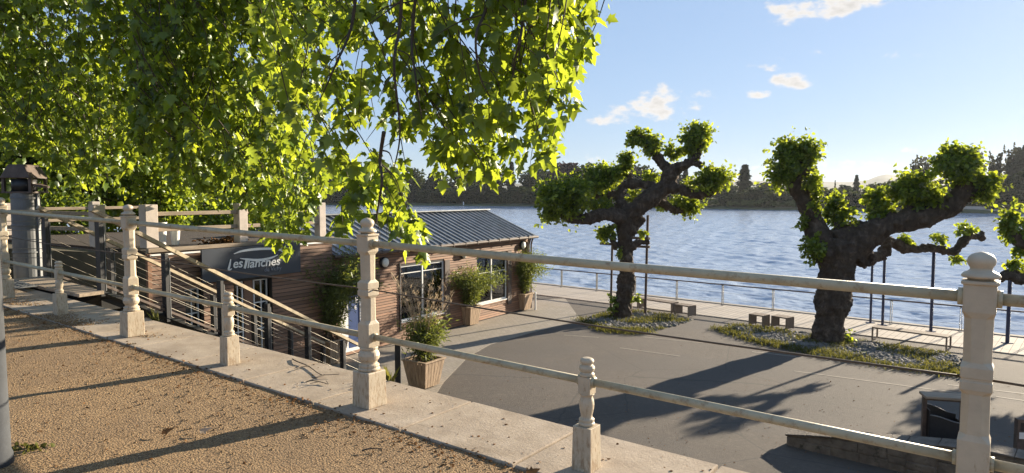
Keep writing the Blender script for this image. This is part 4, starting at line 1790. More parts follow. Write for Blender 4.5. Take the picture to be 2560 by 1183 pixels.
    # thick tree
    l2 = [
        [(565, 1085, 0, .62), (572, 1030, 0, .58), (580, 950, 0, .55), (595, 860, 0, .58), (606, 780, 0, .62), (615, 700, 0, .66), (625, 620, 0, .74), (640, 560, 0, .70)],
        [(575, 640, 0, .55), (530, 545, .2, .44), (500, 470, .3, .38), (470, 390, .4, .33), (435, 320, .4, .29), (415, 265, .4, .26), (440, 215, .3, .23), (495, 188, .2, .17)],
        [(420, 270, .4, .2), (390, 200, .5, .16), (370, 130, .5, .12)],
        [(680, 620, 0, .6), (760, 535, -.2, .48), (860, 480, -.4, .42), (960, 455, -.6, .38), (1080, 430, -.8, .35), (1170, 385, -.9, .36), (1240, 315, -1.0, .33), (1250, 250, -1.0, .25), (1235, 190, -1.0, .2)],
        [(1230, 330, -1, .28), (1310, 310, -1.1, .2), (1350, 270, -1.2, .14)],
        [(740, 640, 0, .4), (800, 640, .6, .20), (850, 615, .9, .18), (870, 560, 1.1, .22), (930, 585, 1.2, .19), (1010, 600, 1.3, .16), (1100, 590, 1.3, .15), (1190, 612, 1.3, .14), (1225, 575, 1.3, .16), (1270, 530, 1.3, .17), (1335, 545, 1.3, .11)],
        [(1300, 535, 1.3, .11), (1335, 515, 1.3, .08)],
        [(600, 560, 0, .5), (680, 520, .1, .4), (750, 490, 0, .3)],
        [(960, 455, -.6, .25), (990, 390, -.6, .17), (1000, 330, -.6, .12)],
        [(800, 500, -.2, .25), (800, 440, 0, .14), (795, 390, 0, .1)],
        [(620, 540, 0, .2), (620, 470, 0, .12)],
    ]
    c2 = [(300, 40, 440, 190, .5, 1.1), (400, 50, 545, 200, .2, 1.1), (270, 160, 410, 300, .4, 1.1), (350, 110, 500, 240, .1, .9), (450, 200, 540, 330, -.1, .7),
          (470, 300, 545, 430, 0, .6), (405, 410, 470, 530, .2, .45), (440, 520, 560, 680, -.4, .7), (545, 325, 695, 505, .1, 1.1), (735, 295, 880, 420, .1, 1),
          (770, 380, 930, 490, -.2, .9), (880, 215, 1090, 400, -.6, 1.3), (1000, 280, 1160, 400, -.8, 1), (1085, 85, 1330, 250, -1, 1.4), (1150, 180, 1300, 280, -1.2, .8),
          (1290, 215, 1415, 370, -1.3, 1.1), (915, 525, 1000, 575, 1.3, .6), (1065, 515, 1165, 575, 1.3, .6), (1190, 472, 1310, 530, 1.3, .7), (1160, 625, 1235, 665, 1.3, .35),
          (700, 465, 790, 510, 0, .5), (630, 1005, 715, 1060, -.2, .5), (480, 215, 545, 420, .2, .5)]
    tree("thick trunked pollarded plane tree forking in a wide V over the pebble bed", "pollarded_tree", 1780, 320, 1.972, 23.4, l2, c2, 1, (2075, 855))
    # tree at the right edge: trunk outside the frame
    l3 = [
        [(1980, 1340, 0, .5), (1975, 1150, 0, .46), (1965, 900, 0, .46), (1950, 700, 0, .5), (1930, 600, 0, .45)],
        [(1930, 660, 0, .38), (1820, 600, 0, .3), (1700, 570, 0, .27), (1590, 550, 0, .22), (1520, 560, 0, .2), (1490, 520, 0, .14)],
        [(1940, 760, 0, .34), (1800, 740, .2, .26), (1660, 720, .2, .24), (1540, 735, .2, .22), (1460, 725, .2, .2), (1445, 745, .2, .13)],
        [(1950, 640, 0, .4), (2000, 480, 0, .3), (1960, 320, 0, .22)],
        [(1950, 680, 0, .36), (1880, 660, 2.2, .28), (1800, 640, 4.2, .22)],
        [(1960, 640, 0, .36), (2120, 560, .5, .28), (2300, 470, 1.2, .2)],
    ]
    c3 = [(1425, 385, 1540, 560, 0, 1), (1520, 400, 1700, 560, 0, 1), (1480, 560, 1580, 640, 0, .5), (1450, 640, 1540, 700, .2, .5), (1880, 200, 2080, 380, 0, 1.2), (1700, 420, 1900, 580, 0, 1), (1660, 560, 1860, 720, 4.2, 1.3), (1760, 500, 1940, 640, 3.2, 1), (2200, 380, 2420, 560, 1.2, 1.2), (1860, 600, 2000, 720, 2.6, 1)]
    tree("pollarded plane tree at the right edge with only its left limbs in view", "pollarded_tree", 1780, 320, 1.972, 19.5, l3, c3, 1, (2785, 925))


build_pollards()


# ------------------------------------------------------------------ pebble beds
def build_beds():
    bedA = [(1452, 800), (1500, 826), (1560, 833), (1622, 833), (1690, 815), (1736, 800), (1710, 792), (1590, 778), (1530, 778)]
    bedB = [(1790, 824), (1900, 858), (2050, 890), (2240, 920), (2430, 946), (2432, 905), (2366, 884), (2180, 856), (2040, 836), (1880, 815), (1830, 812)]
    for poly, nm, n, ng, lab in ((bedA, "pebble_bed", 1000, 3800, 'a'), (bedB, "pebble_bed", 3000, 5600, 'b')):
        P = [gp(x, y, ZL) for x, y in poly]
        xy = [(p.x, p.y) for p in P]
        tag(MB().prism(xy, ZL - .02, ZL + .012).build("bed_soil", "bed_soil"), kind='structure')
        xs, ys = [p[0] for p in xy], [p[1] for p in xy]
        q = np.stack([rng.uniform(min(xs), max(xs), n * 5), rng.uniform(min(ys), max(ys), n * 5)], 1)
        q = q[in_poly(q, xy)][:n]
        mb = MB()
        for x, y in q:
            r = random.uniform(.03, .085)
            a = random.uniform(0, 3.14)
            sx, sy, sz = r * random.uniform(.8, 1.5), r, r * .55
            vs, c, s = [], math.cos(a), math.sin(a)
            for (ux, uy, uz) in ((1, 0, 0), (.5, .85, .2), (-.5, .8, -.1), (-1, 0, .1), (-.5, -.85, 0), (.5, -.85, .1), (.35, .3, 1), (-.4, .2, .9), (0, -.45, .95)):
                X, Y_ = ux * sx, uy * sy
                vs.append((x + X * c - Y_ * s, y + X * s + Y_ * c, ZL + .02 + uz * sz))
            mb.add(vs, [(0, 1, 6), (1, 2, 7, 6), (2, 3, 7), (3, 4, 8, 7), (4, 5, 8), (5, 0, 6, 8), (6, 7, 8)])
        o = mb.build("pebbles", MAT["pebble"])
        tag(o, kind='stuff', label="grey and pale pebbles spread around the tree foot", cat="pebbles")
        # weeds: denser by the edges and trunk
        m = np.stack([rng.uniform(min(xs), max(xs), ng * 8), rng.uniform(min(ys), max(ys), ng * 8)], 1)
        m = m[in_poly(m, xy)]
        dens = np.array([mnoise.noise(Vector((x * .9, y * .9, 5))) for x, y in m])
        # distance to camera side edge
        keep = dens + rng.uniform(-.3, .3, len(m)) > .08
        m = m[keep][:ng]
        edge = []
        kk = 4 if lab == 'a' else 5
        for i in range(kk - 1):
            a, b = P[i], P[i + 1]
            for _ in range(ng // 7):
                t = random.random()
                v = a + (b - a) * t
                edge.append((v.x + random.gauss(0, .16), v.y + random.gauss(.12, .26)))
        m = np.concatenate([m, np.array(edge)])
        pos = np.concatenate([m, np.full((len(m), 1), ZL + .01)], 1)
        tip = rng.normal(size=(len(m), 3)) * .5 + np.array([0, 0, 1])
        o = leaves("weeds", "grass", pos, tip, rand_unit(len(m)), rng.uniform(.05, .17, len(m)), LEAF_BLADE)
        tag(o, kind='stuff', label="green weeds and grass tufts growing between the pebbles", cat="weeds")


build_beds()


# ------------------------------------------------------------------ low wall, bins, lamp post
def build_right_corner():
    a = gp(1964, 1112, ZL)
    d = QU
    nrmv = QV
    o = thing("stone_wall", "low dark rubble stone wall rising from the asphalt at the lower right", "wall", (a.x, a.y, ZL), QANG)
    rnd = random.Random(5)
    L = 8.0
    mb = MB()
    cap = MB()

    def top(x):
        return .19 + .5 * min(1, x / 3.2) ** .9
    x = 0.0
    while x < L:
        w = rnd.uniform(.22, .5)
        t = min(top(x), top(x + w))
        z = -.05
        while z < t - .03:
            h = min(rnd.uniform(.14, .24), t - z)
            if t - z - h < .07:
                h = t - z
            e = rnd.uniform(.0, .022)
            j = rnd.uniform(-.02, .02)
            mb.box((x + .003 + j, -e, z + .003), (x + w - .003 + j, .34 + e, z + h - .003))
            z += h
        cap.add([(x, -.03, top(x)), (x + w - .01, -.03, top(x + w) - rnd.uniform(0, .02)), (x + w - .01, .4, top(x + w) + rnd.uniform(-.015, .02)), (x, .4, top(x)),
                 (x, -.05 + rnd.uniform(-.02, .02), top(x) + .045), (x + w - .01, -.05 + rnd.uniform(-.02, .02), top(x + w) + .04), (x + w - .01, .42, top(x + w) + .05), (x, .42, top(x) + .05)],
                [(0, 3, 2, 1), (4, 5, 6, 7), (0, 1, 5, 4), (1, 2, 6, 5), (2, 3, 7, 6), (3, 0, 4, 7)])
        x += w
    core = MB()
    vs = []
    n = 20
    for i in range(n + 1):
        xx = .03 + (L - .06) * i / n
        vs += [(xx, .012, -.05), (xx, .33, -.05), (xx, .33, top(xx) - .004), (xx, .012, top(xx) - .004)]
    fs = [(0, 1, 2, 3), tuple(4 * n + k for k in (3, 2, 1, 0))]
    for i in range(n):
        for k in range(4):
            p, q = 4 * i + k, 4 * i + (k + 1) % 4
            fs.append((p, p + 4, q + 4, q))
    core.add(vs, fs)
    core.build("mortar_core", "masonry", o)
    mb.build("stones", "masonry", o, bevel=.018)
    cap.build("cap_stones", "masonry", o, bevel=.012)

    # litter bin
    Yb = 13.0
    b = dp(2355, 1100, Yb)
    zt = dp(2355, 990, Yb).z - ZL
    o = thing("litter_bin", "dark litter bin hanging in a wooden topped frame behind the low stone wall", "bin", (b.x, b.y, ZL), R(-14))
    w = .66
    for s in (-1, 1):
        MB().box((s * w / 2 - .035, -.05, 0), (s * w / 2 + .035, .05, zt - .03)).build("frame_post", "rust_steel", o, bevel=.006)
    MB().box((-w / 2 - .045, -.19, zt - .03), (w / 2 + .045, .19, zt + .02)).build("top_board", "wood_plank", o, bevel=.008)
    MB().box((-w / 2 + .035, -.02, zt - .10), (w / 2 - .035, .02, zt - .03)).build("cross_bar", "rust_steel", o)
    k = MB()
    n = 12
    hw = w / 2 - .05
    front, back = [], []
    for i in range(n + 1):
        x = -hw + 2 * hw * i / n
        c = .5 + .5 * math.cos(math.pi * i / n)
        front.append((x, -.17, .72 + .12 * c))
        back.append((x, .17, .80 + .16 * c))
    for (L_, y) in ((front, -.17), (back, .17)):
        vs = [(p[0], p[1], p[2]) for p in L_] + [(p[0], p[1], .18) for p in L_] + [(p[0], p[1] + .015, p[2]) for p in L_] + [(p[0], p[1] + .015, .18) for p in L_]
        m = n + 1
        fs = []
        for i in range(n):
            fs += [(i, i + 1, m + i + 1, m + i), (2 * m + i, 3 * m + i, 3 * m + i + 1, 2 * m + i + 1), (i, 2 * m + i, 2 * m + i + 1, i + 1)]
        k.add(vs, fs)
    for s, zf in ((-1, .93), (1, .73)):
        k.box((s * hw - .008, -.17, .18), (s * hw + .008, .185, zf))
    k.box((-hw, -.17, .17), (hw, .185, .19))
    k.build("basket", "black", o)
    lip = MB()
    lip.tube([(p[0], p[1], p[2]) for p in front], .012, 6)
    lip.tube([(p[0], p[1] + .01, p[2]) for p in back], .012, 6)
    lip.build("lip", "galva", o, True)
    # second street post, cut by the frame
    Yc = 12.4
    c = dp(2568, 1100, Yc)
    z2 = dp(2552, 1048, Yc).z - ZL
    o = thing("service_post", "slim dark service post with a white sticker at the right edge", "post", (c.x, c.y, ZL), R(-10))
    f = MB()
    f.box((-.2, -.06, 0), (-.15, .06, z2))
    f.box((.15, -.06, 0), (.2, .06, z2))
    f.box((-.15, -.06, z2 - .06), (.15, .06, z2))
    f.box((-.15, -.06, z2 - .26), (.15, .06, z2 - .22))
    f.build("frame", "rust_steel", o, bevel=.004)
    MB().box((-.15, -.05, .0), (.15, .05, z2 - .26)).build("door_panel", "rust_steel", o)
    MB().box((-.15, -.02, z2 - .22), (.15, .02, z2 - .06)).build("back_panel", "black", o)
    MB().box((-.17, -.072, z2 - .36), (-.06, -.062, z2 - .24)).build("sticker", "white", o)

    # near grey post at the left edge
    g = gp(-24, 1150, PZ + .03)
    o = thing("lamp_post", "thick grey post cut off by the left edge with a rusty foot", "lamp post", (g.x, g.y, g.z - .03))
    MB().lathe([(0, .112), (.05, .108), (.08, .098), (.5, .094), (1.2, .09), (1.25, .098), (1.3, .09), (4.2, .075)], 28).build("shaft", "grey_post", o, True)
    MB().lathe([(4.2, .06), (4.25, .16), (4.5, .2), (4.7, .1), (4.75, .02)], 20).build("lantern", "grey_post", o, True)


build_right_corner()


# ------------------------------------------------------------------ litter on the path
def build_litter():
    Mw = Matrix.Rotation(BANG, 4, 'Z')
    rd = random.Random(3)
    n = 3200
    pos = []
    for i in range(n):
        u = rd.uniform(-9, 3)
        if rd.random() < .55:
            v = -.26 - abs(rd.gauss(0, .16)) + .06
        else:
            v = rd.uniform(-3.3, .45)
        zz = .004 if v > -.22 else -.006
        p = bal(u, v, zz)
        pos.append(tuple(p))
    pos = np.array(pos)
    tip = rng.normal(size=(n, 3))
    tip[:, 2] = rng.uniform(.0, .25, n)
    nor = np.tile(np.array([0, 0, 1.]), (n, 1)) + rng.normal(size=(n, 3)) * .35
    size = rng.uniform(.006, .028, n)
    o = leaves("leaf_litter", "dead_leaf", pos, tip, nor, size, LEAF_SMALL)
    tag(o, kind='stuff', label="brown crumbs of dry leaf scattered over path and coping", cat="litter")
    # specks of leaf and dirt blown over the lower terrace
    n = 900
    q = np.array([tuple(gp(rd.uniform(1000, 2560), rd.uniform(815, 1183), ZL + .006)) for _ in range(n)])
    o = leaves("leaf_litter", "dead_leaf", q, rng.normal(size=(n, 3)) * np.array([1, 1, .15]), np.tile(np.array([0, 0, 1.]), (n, 1)) + rng.normal(size=(n, 3)) * .4, rng.uniform(.012, .05, n), LEAF_SMALL)
    tag(o, kind='stuff', label="brown leaf crumbs scattered over the asphalt", cat="litter")
    # grit grains with real relief near the camera
    n = 7500
    pos = [tuple(bal(rd.uniform(-7, 1.5), -.25 - 3.0 * rd.random() ** 1.2, -.012)) for _ in range(5000)]
    while len(pos) < n:
        u = rd.uniform(-10, -3.2)
        v = -.22 + abs(rd.gauss(0, .16))
        if mnoise.noise(Vector((u * 1.1, v * 2.5, 4))) > -.05:
            pos.append(tuple(bal(u, v, .002)))
    pos = np.array(pos)
    mbm = MB()
    s = rng.uniform(.004, .011, n)
    for (x, y, z), r in zip(pos, s):
        a = rd.uniform(0, 6.28)
        c_, s_ = math.cos(a) * r, math.sin(a) * r
        mbm.add([(x + c_, y + s_, z - .004), (x - s_, y + c_, z - .004), (x - c_, y - s_, z - .004), (x + s_, y - c_, z - .004), (x + r * .2, y, z + r * .9)],
                [(0, 1, 4), (1, 2, 4), (2, 3, 4), (3, 0, 4)])
    o = mbm.build("loose_grit", "grit")
    tag(o, kind='stuff', label="loose tan grit lying on the upper path", cat="grit")
    # weeds at the foot of the grey post
    g = gp(44, 1128, PZ)
    nn = 60
    pw = np.array([[rd.gauss(0, .07), rd.gauss(0, .05), 0] for _ in range(nn)])
    o = leaves("weed_tuft", "grass", pw, np.array([[rd.gauss(0, .6), rd.gauss(0, .6), .8] for _ in range(nn)]), rand_unit(nn), rng.uniform(.015, .045, nn), LEAF_SMALL)
    u = (g - P2).dot(BU)
    o.location = (g.x, g.y, PZ + SLOPE * u - .015)
    tag(o, "low green weeds at the foot of the grey post at the left edge", "weeds", None, "stuff")

    # twigs
    def twig(px, py, label, segs, r, lift=.012):
        b = gp(px[0], px[1], PZ)
        u = (b - P2).dot(BU)
        mb = MB()
        z0 = PZ + SLOPE * u
        base = Vector((b.x, b.y, z0))
        for seg in segs:
            pts = []
            for k, (x, y) in enumerate(seg):
                q = gp(x, y, z0)
                pts.append(Vector((q.x, q.y, z0 + lift + .006 * math.sin(k * 1.7))) - base)
            P, Rd = smooth_path(pts, [r * (1 - .6 * i / (len(pts) - 1)) for i in range(len(pts))], 4)
            mb.tube(P, Rd, 6)
        tag(mb.build("fallen_twig", "twig", None, True, 0, base), label, "twig", "fallen twigs")
    twig((820, 945), 0, "long forked dry twig lying on the coping left of the middle tall post",
         [[(731, 903), (745, 912), (770, 920), (800, 940), (818, 944), (848, 943)], [(770, 920), (750, 926), (735, 932)], [(812, 942), (790, 952), (778, 950)]], .006, .02)
    twig((800, 957), 0, "short curled twig beside the forked twig on the coping", [[(765, 960), (780, 958), (805, 960), (820, 963), (815, 957)], [(795, 959), (775, 966)]], .005, .015)
    twig((930, 1124), 0, "thin straight twig lying on the tan grit", [[(905, 1127), (925, 1124), (956, 1121)]], .006, .0)
    # single fallen leaf that stands out
    for (x, y, lab) in ((500, 1072, "curled pale leaf lying on the grit between two post shadows"),
                        (405, 1076, "dark curled leaf lying alone on the grit near the left"),
                        (1320, 1163, "brown leaf at the coping edge near the bottom")):
        p = gp(x, y, PZ + .03)
        u, v = (p - P2).dot(BU), (p - P2).dot(BV)
        p = bal(u, v, .012)
        o = leaves("fallen_leaf", "dead_leaf" if x != 500 else "dry_grass", np.array([[0, 0, 0.]]), np.array([[1, .2, .35]]), np.array([[.2, -.3, 1.]]), np.array([.075]), LEAF_PLANE)
        o.location = p
        tag(o, lab, "leaf", "fallen leaves on the path")
    # grass stalks growing at the outer coping edge
    for (px, top, Y, lab) in ((985, 868, 5.6, "pale grass stalks growing behind the coping right of the middle tall post"),
                              (418, 772, 8.0, "small grass tuft growing at the outer coping edge by the stairs")):
        p = dp(px, top, Y)
        u = (p - P2).dot(BU)
        b = bal(u, .56, -.05)
        mb = []
        n = 14
        pos = np.array([[rd.gauss(0, .02), rd.gauss(0, .02), 0] for _ in range(n)])
        tip = np.array([[rd.gauss(0, .22), rd.gauss(0, .22), 1] for _ in range(n)])
        o = leaves("grass_tuft", "grass", pos, tip, rand_unit(n), rng.uniform(.07, .2, n), LEAF_BLADE)
        o.location = b
        tag(o, lab, "grass")


build_litter()


# ------------------------------------------------------------------ big plane trees on the left
def hanging(root, origin, poly, depth_fn, nsprays, leaf_size, mat, tpl, twig_r, nleaf, length, bottom_bias=0.0, holes=0.0):
    """drooping sprays: twigs that hang and carry leaves, kept where the canopy is"""
    tw = MB()
    P_, T_, N_ = [], [], []
    xs, ys = [p[0] for p in poly], [p[1] for p in poly]
    made, tries = 0, 0
    while made < nsprays and tries < nsprays * 30:
        tries += 1
        px, py = random.uniform(min(xs), max(xs)), random.uniform(min(ys), max(ys))
        if not in_poly(np.array([[px, py]]), poly)[0]:
            continue
        Y = depth_fn(px, py)
        if holes and px < 1240 and mnoise.noise(Vector((px * .011, py * .011, Y * .15))) > holes:
            continue
        tip = dp(px, py, Y)
        made += 1
        L = length * random.uniform(.5, 1.2)
        lean = Vector((random.gauss(-.25, .35), random.gauss(-.15, .4), 1)).normalized()
        a = tip + lean * L
        mid = tip + lean * L * .45 + Vector((random.gauss(0, .07), random.gauss(0, .07), 0)) * L
        P, Rd = smooth_path([a, mid, tip], [twig_r, twig_r * .7, twig_r * .3], 6)
        pj = project(np.array([tuple(v) for v in P]))
        ins = in_poly(pj, poly)
        keep = [v - origin for v, k in zip(P, ins) if k or v.z > 6]
        if len(keep) > 2:
            tw.tube(keep, Rd[:len(keep)], 4, False)
        for j in range(nleaf):
            f = random.random() ** .75
            i = min(len(P) - 1, int(f * (len(P) - 1) + .5))
            if not ins[i]:
                continue
            q = P[i]
            out = Vector((random.gauss(0, 1), random.gauss(0, 1), random.gauss(-.1, .5))).normalized()
            q = q + out * leaf_size * random.uniform(.2, .8)
            P_.append(q - origin)
            T_.append(Vector((out.x * .75 + random.gauss(0, .25), out.y * .75 + random.gauss(0, .25), -1.0 + random.gauss(0, .45))))
            N_.append(Vector((out.x + random.gauss(0, .45), out.y + random.gauss(0, .45), .35 + random.gauss(0, .35))))
    P_ = np.array([tuple(v) for v in P_])
    T_ = np.array([tuple(v) for v in T_])
    N_ = np.array([tuple(v) for v in N_])
    sz = leaf_size * rng.uniform(.45, 1.35, len(P_))
    leaves("foliage", mat, P_, T_, N_, sz, tpl, root)
    tw.build("hanging_twigs", "twig", root)
    return P_


def limbs_for(root, origin, trunk_h, r0, targets):
    mb = MB()
    top = Vector((0, 0, trunk_h))
    mb.tube(*smooth_path([(0, 0, -.1), (.05, .03, trunk_h * .4), (0, 0, trunk_h), (.1, .1, trunk_h + 1.5)], [r0 * 1.3, r0, r0 * .9, r0 * .6], 6), 14)
    for t in targets:
        e = Vector(t) - origin
        mid = top * .5 + e * .5 + Vector((0, 0, 1.1))
        mb.tube(*smooth_path([top - Vector((0, 0, .4)), mid, e], [r0 * .55, r0 * .3, r0 * .1], 8), 9)
    return mb.build("trunk", "bark", root, True)


def build_left_trees():
    # A: overhang nearest the balustrade, trunk left of the camera and out of view
    oA = Vector((-4.6, .8, 0))
    A = thing("plane_tree", "broad leaved plane tree whose backlit branches hang over the middle of the balustrade", "tree", oA)
    polyA = [(640, -260), (1560, -260), (1512, 30), (1465, 95), (1438, 165), (1436, 300), (1398, 335), (1392, 415), (1345, 432), (1300, 430), (1235, 478), (1120, 478), (1050, 455),
             (1000, 500), (900, 470), (850, 420), (760, 380), (700, 330), (640, 250)]
    polyA2 = [(820, 400), (1010, 400), (1020, 500), (1045, 560), (1072, 620), (1045, 662), (985, 655), (940, 605), (890, 600), (830, 595), (822, 545), (870, 500), (840, 450)]

    def dA(px, py):
        return random.uniform(6.8, 8.8) + (1200 - px) * .0022
    fA = bpy.data.objects.new
    hanging(A, oA, polyA, dA, 255, .148, "leaf_near", LEAF_PLANE, .008, 16, 1.1, holes=.06)
    polyA3 = [(1180, -100), (1500, -100), (1508, 30), (1445, 165), (1440, 300), (1400, 335), (1394, 417), (1300, 437), (1235, 480), (1120, 480), (1040, 458), (1080, 300)]
    hanging(A, oA, polyA3, lambda x, y: random.uniform(6.6, 8.0), 62, .145, "leaf_near", LEAF_PLANE, .007, 14, .7)
    hanging(A, oA, polyA2, lambda x, y: random.uniform(10.0, 11.6), 30, .2, "leaf_near", LEAF_PLANE, .007, 13, .75)
    limbs_for(A, oA, 3.6, .34, [dp(1000, -330, 7.5), dp(1350, -330, 7.2), dp(760, -330, 9), dp(1180, -300, 8.2), (-6, -4, 6.5), (-8, 2, 7), (0, -3, 6.5)])
    # extra hanging boughs seen in front of the sky
    mb = MB()
    for pts in ([(1010, -120), (1000, 60), (985, 160), (1000, 330), (985, 420)], [(1060, -160), (1030, 80), (1040, 200), (1055, 300)], [(1240, -140), (1215, 20), (1190, 90), (1200, 190), (1230, 250)],
                [(1330, -140), (1310, 30), (1300, 100), (1285, 160), (1280, 230)], [(900, -120), (880, 60), (840, 160), (800, 250)], [(1350, -100), (1345, 30), (1320, 80), (1300, 170)],
                [(960, 330), (950, 400), (955, 450), (945, 520), (940, 560)]):
        Y = random.uniform(6.2, 6.9)
        pp = [dp(x, y, Y + .15 * math.sin(i * 2.1)) - oA for i, (x, y) in enumerate(pts)]
        P6, R6 = smooth_path(pp, [.020 - .015 * i / (len(pp) - 1) for i in range(len(pp))], 6)
        mb.tube(P6, R6, 7)
        for j in range(4, len(P6) - 1, 3):
            e = P6[j] + Vector((random.gauss(0, .16), random.gauss(0, .14), random.uniform(-.34, -.05)))
            mb.tube(*smooth_path([P6[j], (P6[j] + e) * .5 + Vector((random.gauss(0, .04), 0, .04)), e], [R6[j] * .55, R6[j] * .4, .002], 3), 5)
    mb.build("boughs", "twig", A, True)
    # B: behind it, beyond the stairs
    oB = Vector((-14.5, 11.5, -.2))
    B = thing("plane_tree", "plane tree with drooping sunlit foliage hanging before the annex sign", "tree", oB)
    polyB = [(330, -200), (880, -200), (860, 120), (800, 330), (790, 400), (800, 420), (812, 470), (790, 520), (762, 560), (752, 620), (700, 650), (676, 615), (650, 560), (600, 525), (520, 500), (420, 430), (330, 350)]
    hanging(B, oB, polyB, lambda x, y: random.uniform(10.5, 14.5), 760, .155, "leaf_mid", LEAF_PLANE, .009, 18, 1.3, holes=.38)
    limbs_for(B, oB, 4.2, .36, [dp(650, -260, 12), dp(450, -260, 13), dp(850, -260, 11.5), dp(560, -260, 14), (-18, 15, 8), (-17, 8, 8)])
    # C: far left
    oC = Vector((-17.5, 15.5, .1))
    C = thing("plane_tree", "plane tree with dense darker foliage filling the upper left corner", "tree", oC)
    polyC = [(-200, -250), (560, -250), (600, 420), (520, 500), (440, 480), (340, 440), (300, 480), (230, 490), (160, 455), (95, 420), (40, 385), (-60, 400), (-200, 430)]
    hanging(C, oC, polyC, lambda x, y: random.uniform(13.5, 19.5), 1000, .17, "leaf_mid", LEAF_PLANE, .01, 17, 1.5, holes=.42)
    limbs_for(C, oC, 4.2, .4, [dp(100, -250, 16), dp(350, -250, 17), dp(500, -200, 18), dp(-100, -200, 16), (-24, 18, 8), (-20, 12, 8)])

    # trees behind the roof terrace, with visible trunks
    def back_tree(x, y, z0, h, r, n, label, mat="leaf_dark", low=.12, size=(.2, .34), trunk_r=.22, lean=0):
        o = thing("park_tree", label, "tree", (x, y, z0), 0, "park trees behind the roof terrace")
        mb = MB()
        mb.tube(*smooth_path([(0, 0, -.2), (lean * .3, .1, h * .3), (lean, 0, h * .75)], [trunk_r * 1.3, trunk_r, trunk_r * .4], 6), 10)
        cl = []
        for k in range(13):
            a = random.uniform(0, 6.28)
            zz = random.uniform(low + .05, .9)
            rr = r * random.uniform(.35, .85) * math.sin(math.pi * min(1, max(.12, zz * .8 + .15)))
            c = Vector((lean * zz + rr * math.cos(a), rr * math.sin(a), h * zz))
            s0 = Vector((lean * zz * .6, 0, h * zz * .7))
            mb.tube(*smooth_path([s0, (s0 + c) * .5 + Vector((0, 0, .2)), c], [trunk_r * .35, trunk_r * .2, trunk_r * .07], 4), 6)
            cl.append((c, r * random.uniform(.34, .55)))
        cl.append((Vector((lean, 0, h * .85)), r * .5))
        mb.build("trunk", "bark", o, True)
        ps = []
        for c, s in cl:
            m = n // len(cl)
            q = rand_unit(m) * (rng.uniform(.25, 1.08, (m, 1)) ** .6) * np.array([s, s, s * .85]) + np.array(tuple(c))
            ps.append(q)
        p = np.concatenate(ps)
        leaves("foliage", mat, p, rand_unit(len(p)) + np.array([0, 0, -.7]), rand_unit(len(p)) + np.array([0, 0, .4]), rng.uniform(size[0], size[1], len(p)), LEAF_SMALL, o)
    spots = [(235, 27, 8.5, 3.6, .2, "dark trunked park tree behind the left fence post of the roof terrace"),
             (60, 25, 8.5, 3.8, .28, "park tree with a dark trunk behind the duct cowl at the far left"),
             (420, 30, 9.0, 3.8, .2, "bright leaved park tree behind the white pots"),
             (560, 31, 8.0, 3.4, .2, "sunlit park tree behind the back fence of the roof terrace"),
             (680, 33, 7.6, 3.2, .2, "park tree behind the annex roof, next to the river"),
             (-120, 30, 10, 4.5, .3, "park tree mostly beyond the left edge of the view"),
             (330, 38, 11, 4.8, .28, "tall park tree farthest back in the middle of the left grove"),
             (140, 36, 11, 4.6, .28, "tall park tree farthest back at the left of the grove"),
             (500, 42, 11, 4.6, .28, "tall park tree farthest back toward the river")]
    for i, (px, Y, h, r, tr, lab) in enumerate(spots):
        p = dp(px, 520, Y)
        back_tree(p.x, p.y, ZL + .4 if i > 1 else ZL + 1.5, h + (.6 if i > 1 else 0), r, 4600, lab, "leaf_mid" if i in (2, 3, 4) else "leaf_dark", .18 if i > 1 else .4, trunk_r=tr)
    # hedge bushes on the terrace edge
    for px, Y, r, lab in ((175, 23.5, 1.3, "low dark bush beside the grey tub on the terrace"), (470, 26.5, 1.6, "rounded bush behind the white pots on the terrace"),
                          (600, 27.5, 1.6, "rounded bush by the back fence of the terrace"), (720, 28.5, 1.5, "rounded bush at the river end of the terrace")):
        p = dp(px, 520, Y)
        o = thing("garden_bush", lab, "bush", (p.x, p.y, ZL + .1), 0, "bushes behind the roof terrace")
        n = 2600
        q = rand_unit(n) * (rng.uniform(.3, 1, (n, 1)) ** .5) * np.array([r, r, 2.3]) + np.array([0, 0, 3.0])
        leaves("foliage", "leaf_mid" if px > 300 else "leaf_dark", q, rand_unit(n), rand_unit(n) + np.array([0, 0, .4]), rng.uniform(.12, .22, n), LEAF_SMALL, o)
        mb = MB()
        for k in range(6):
            mb.tube([(random.gauss(0, .1), random.gauss(0, .1), 0), (random.gauss(0, .3), random.gauss(0, .3), 1.6), (random.gauss(0, .6), random.gauss(0, .6), 3.4)], [.05, .035, .01], 6)
        mb.build("stem", "bark", o)


build_left_trees()


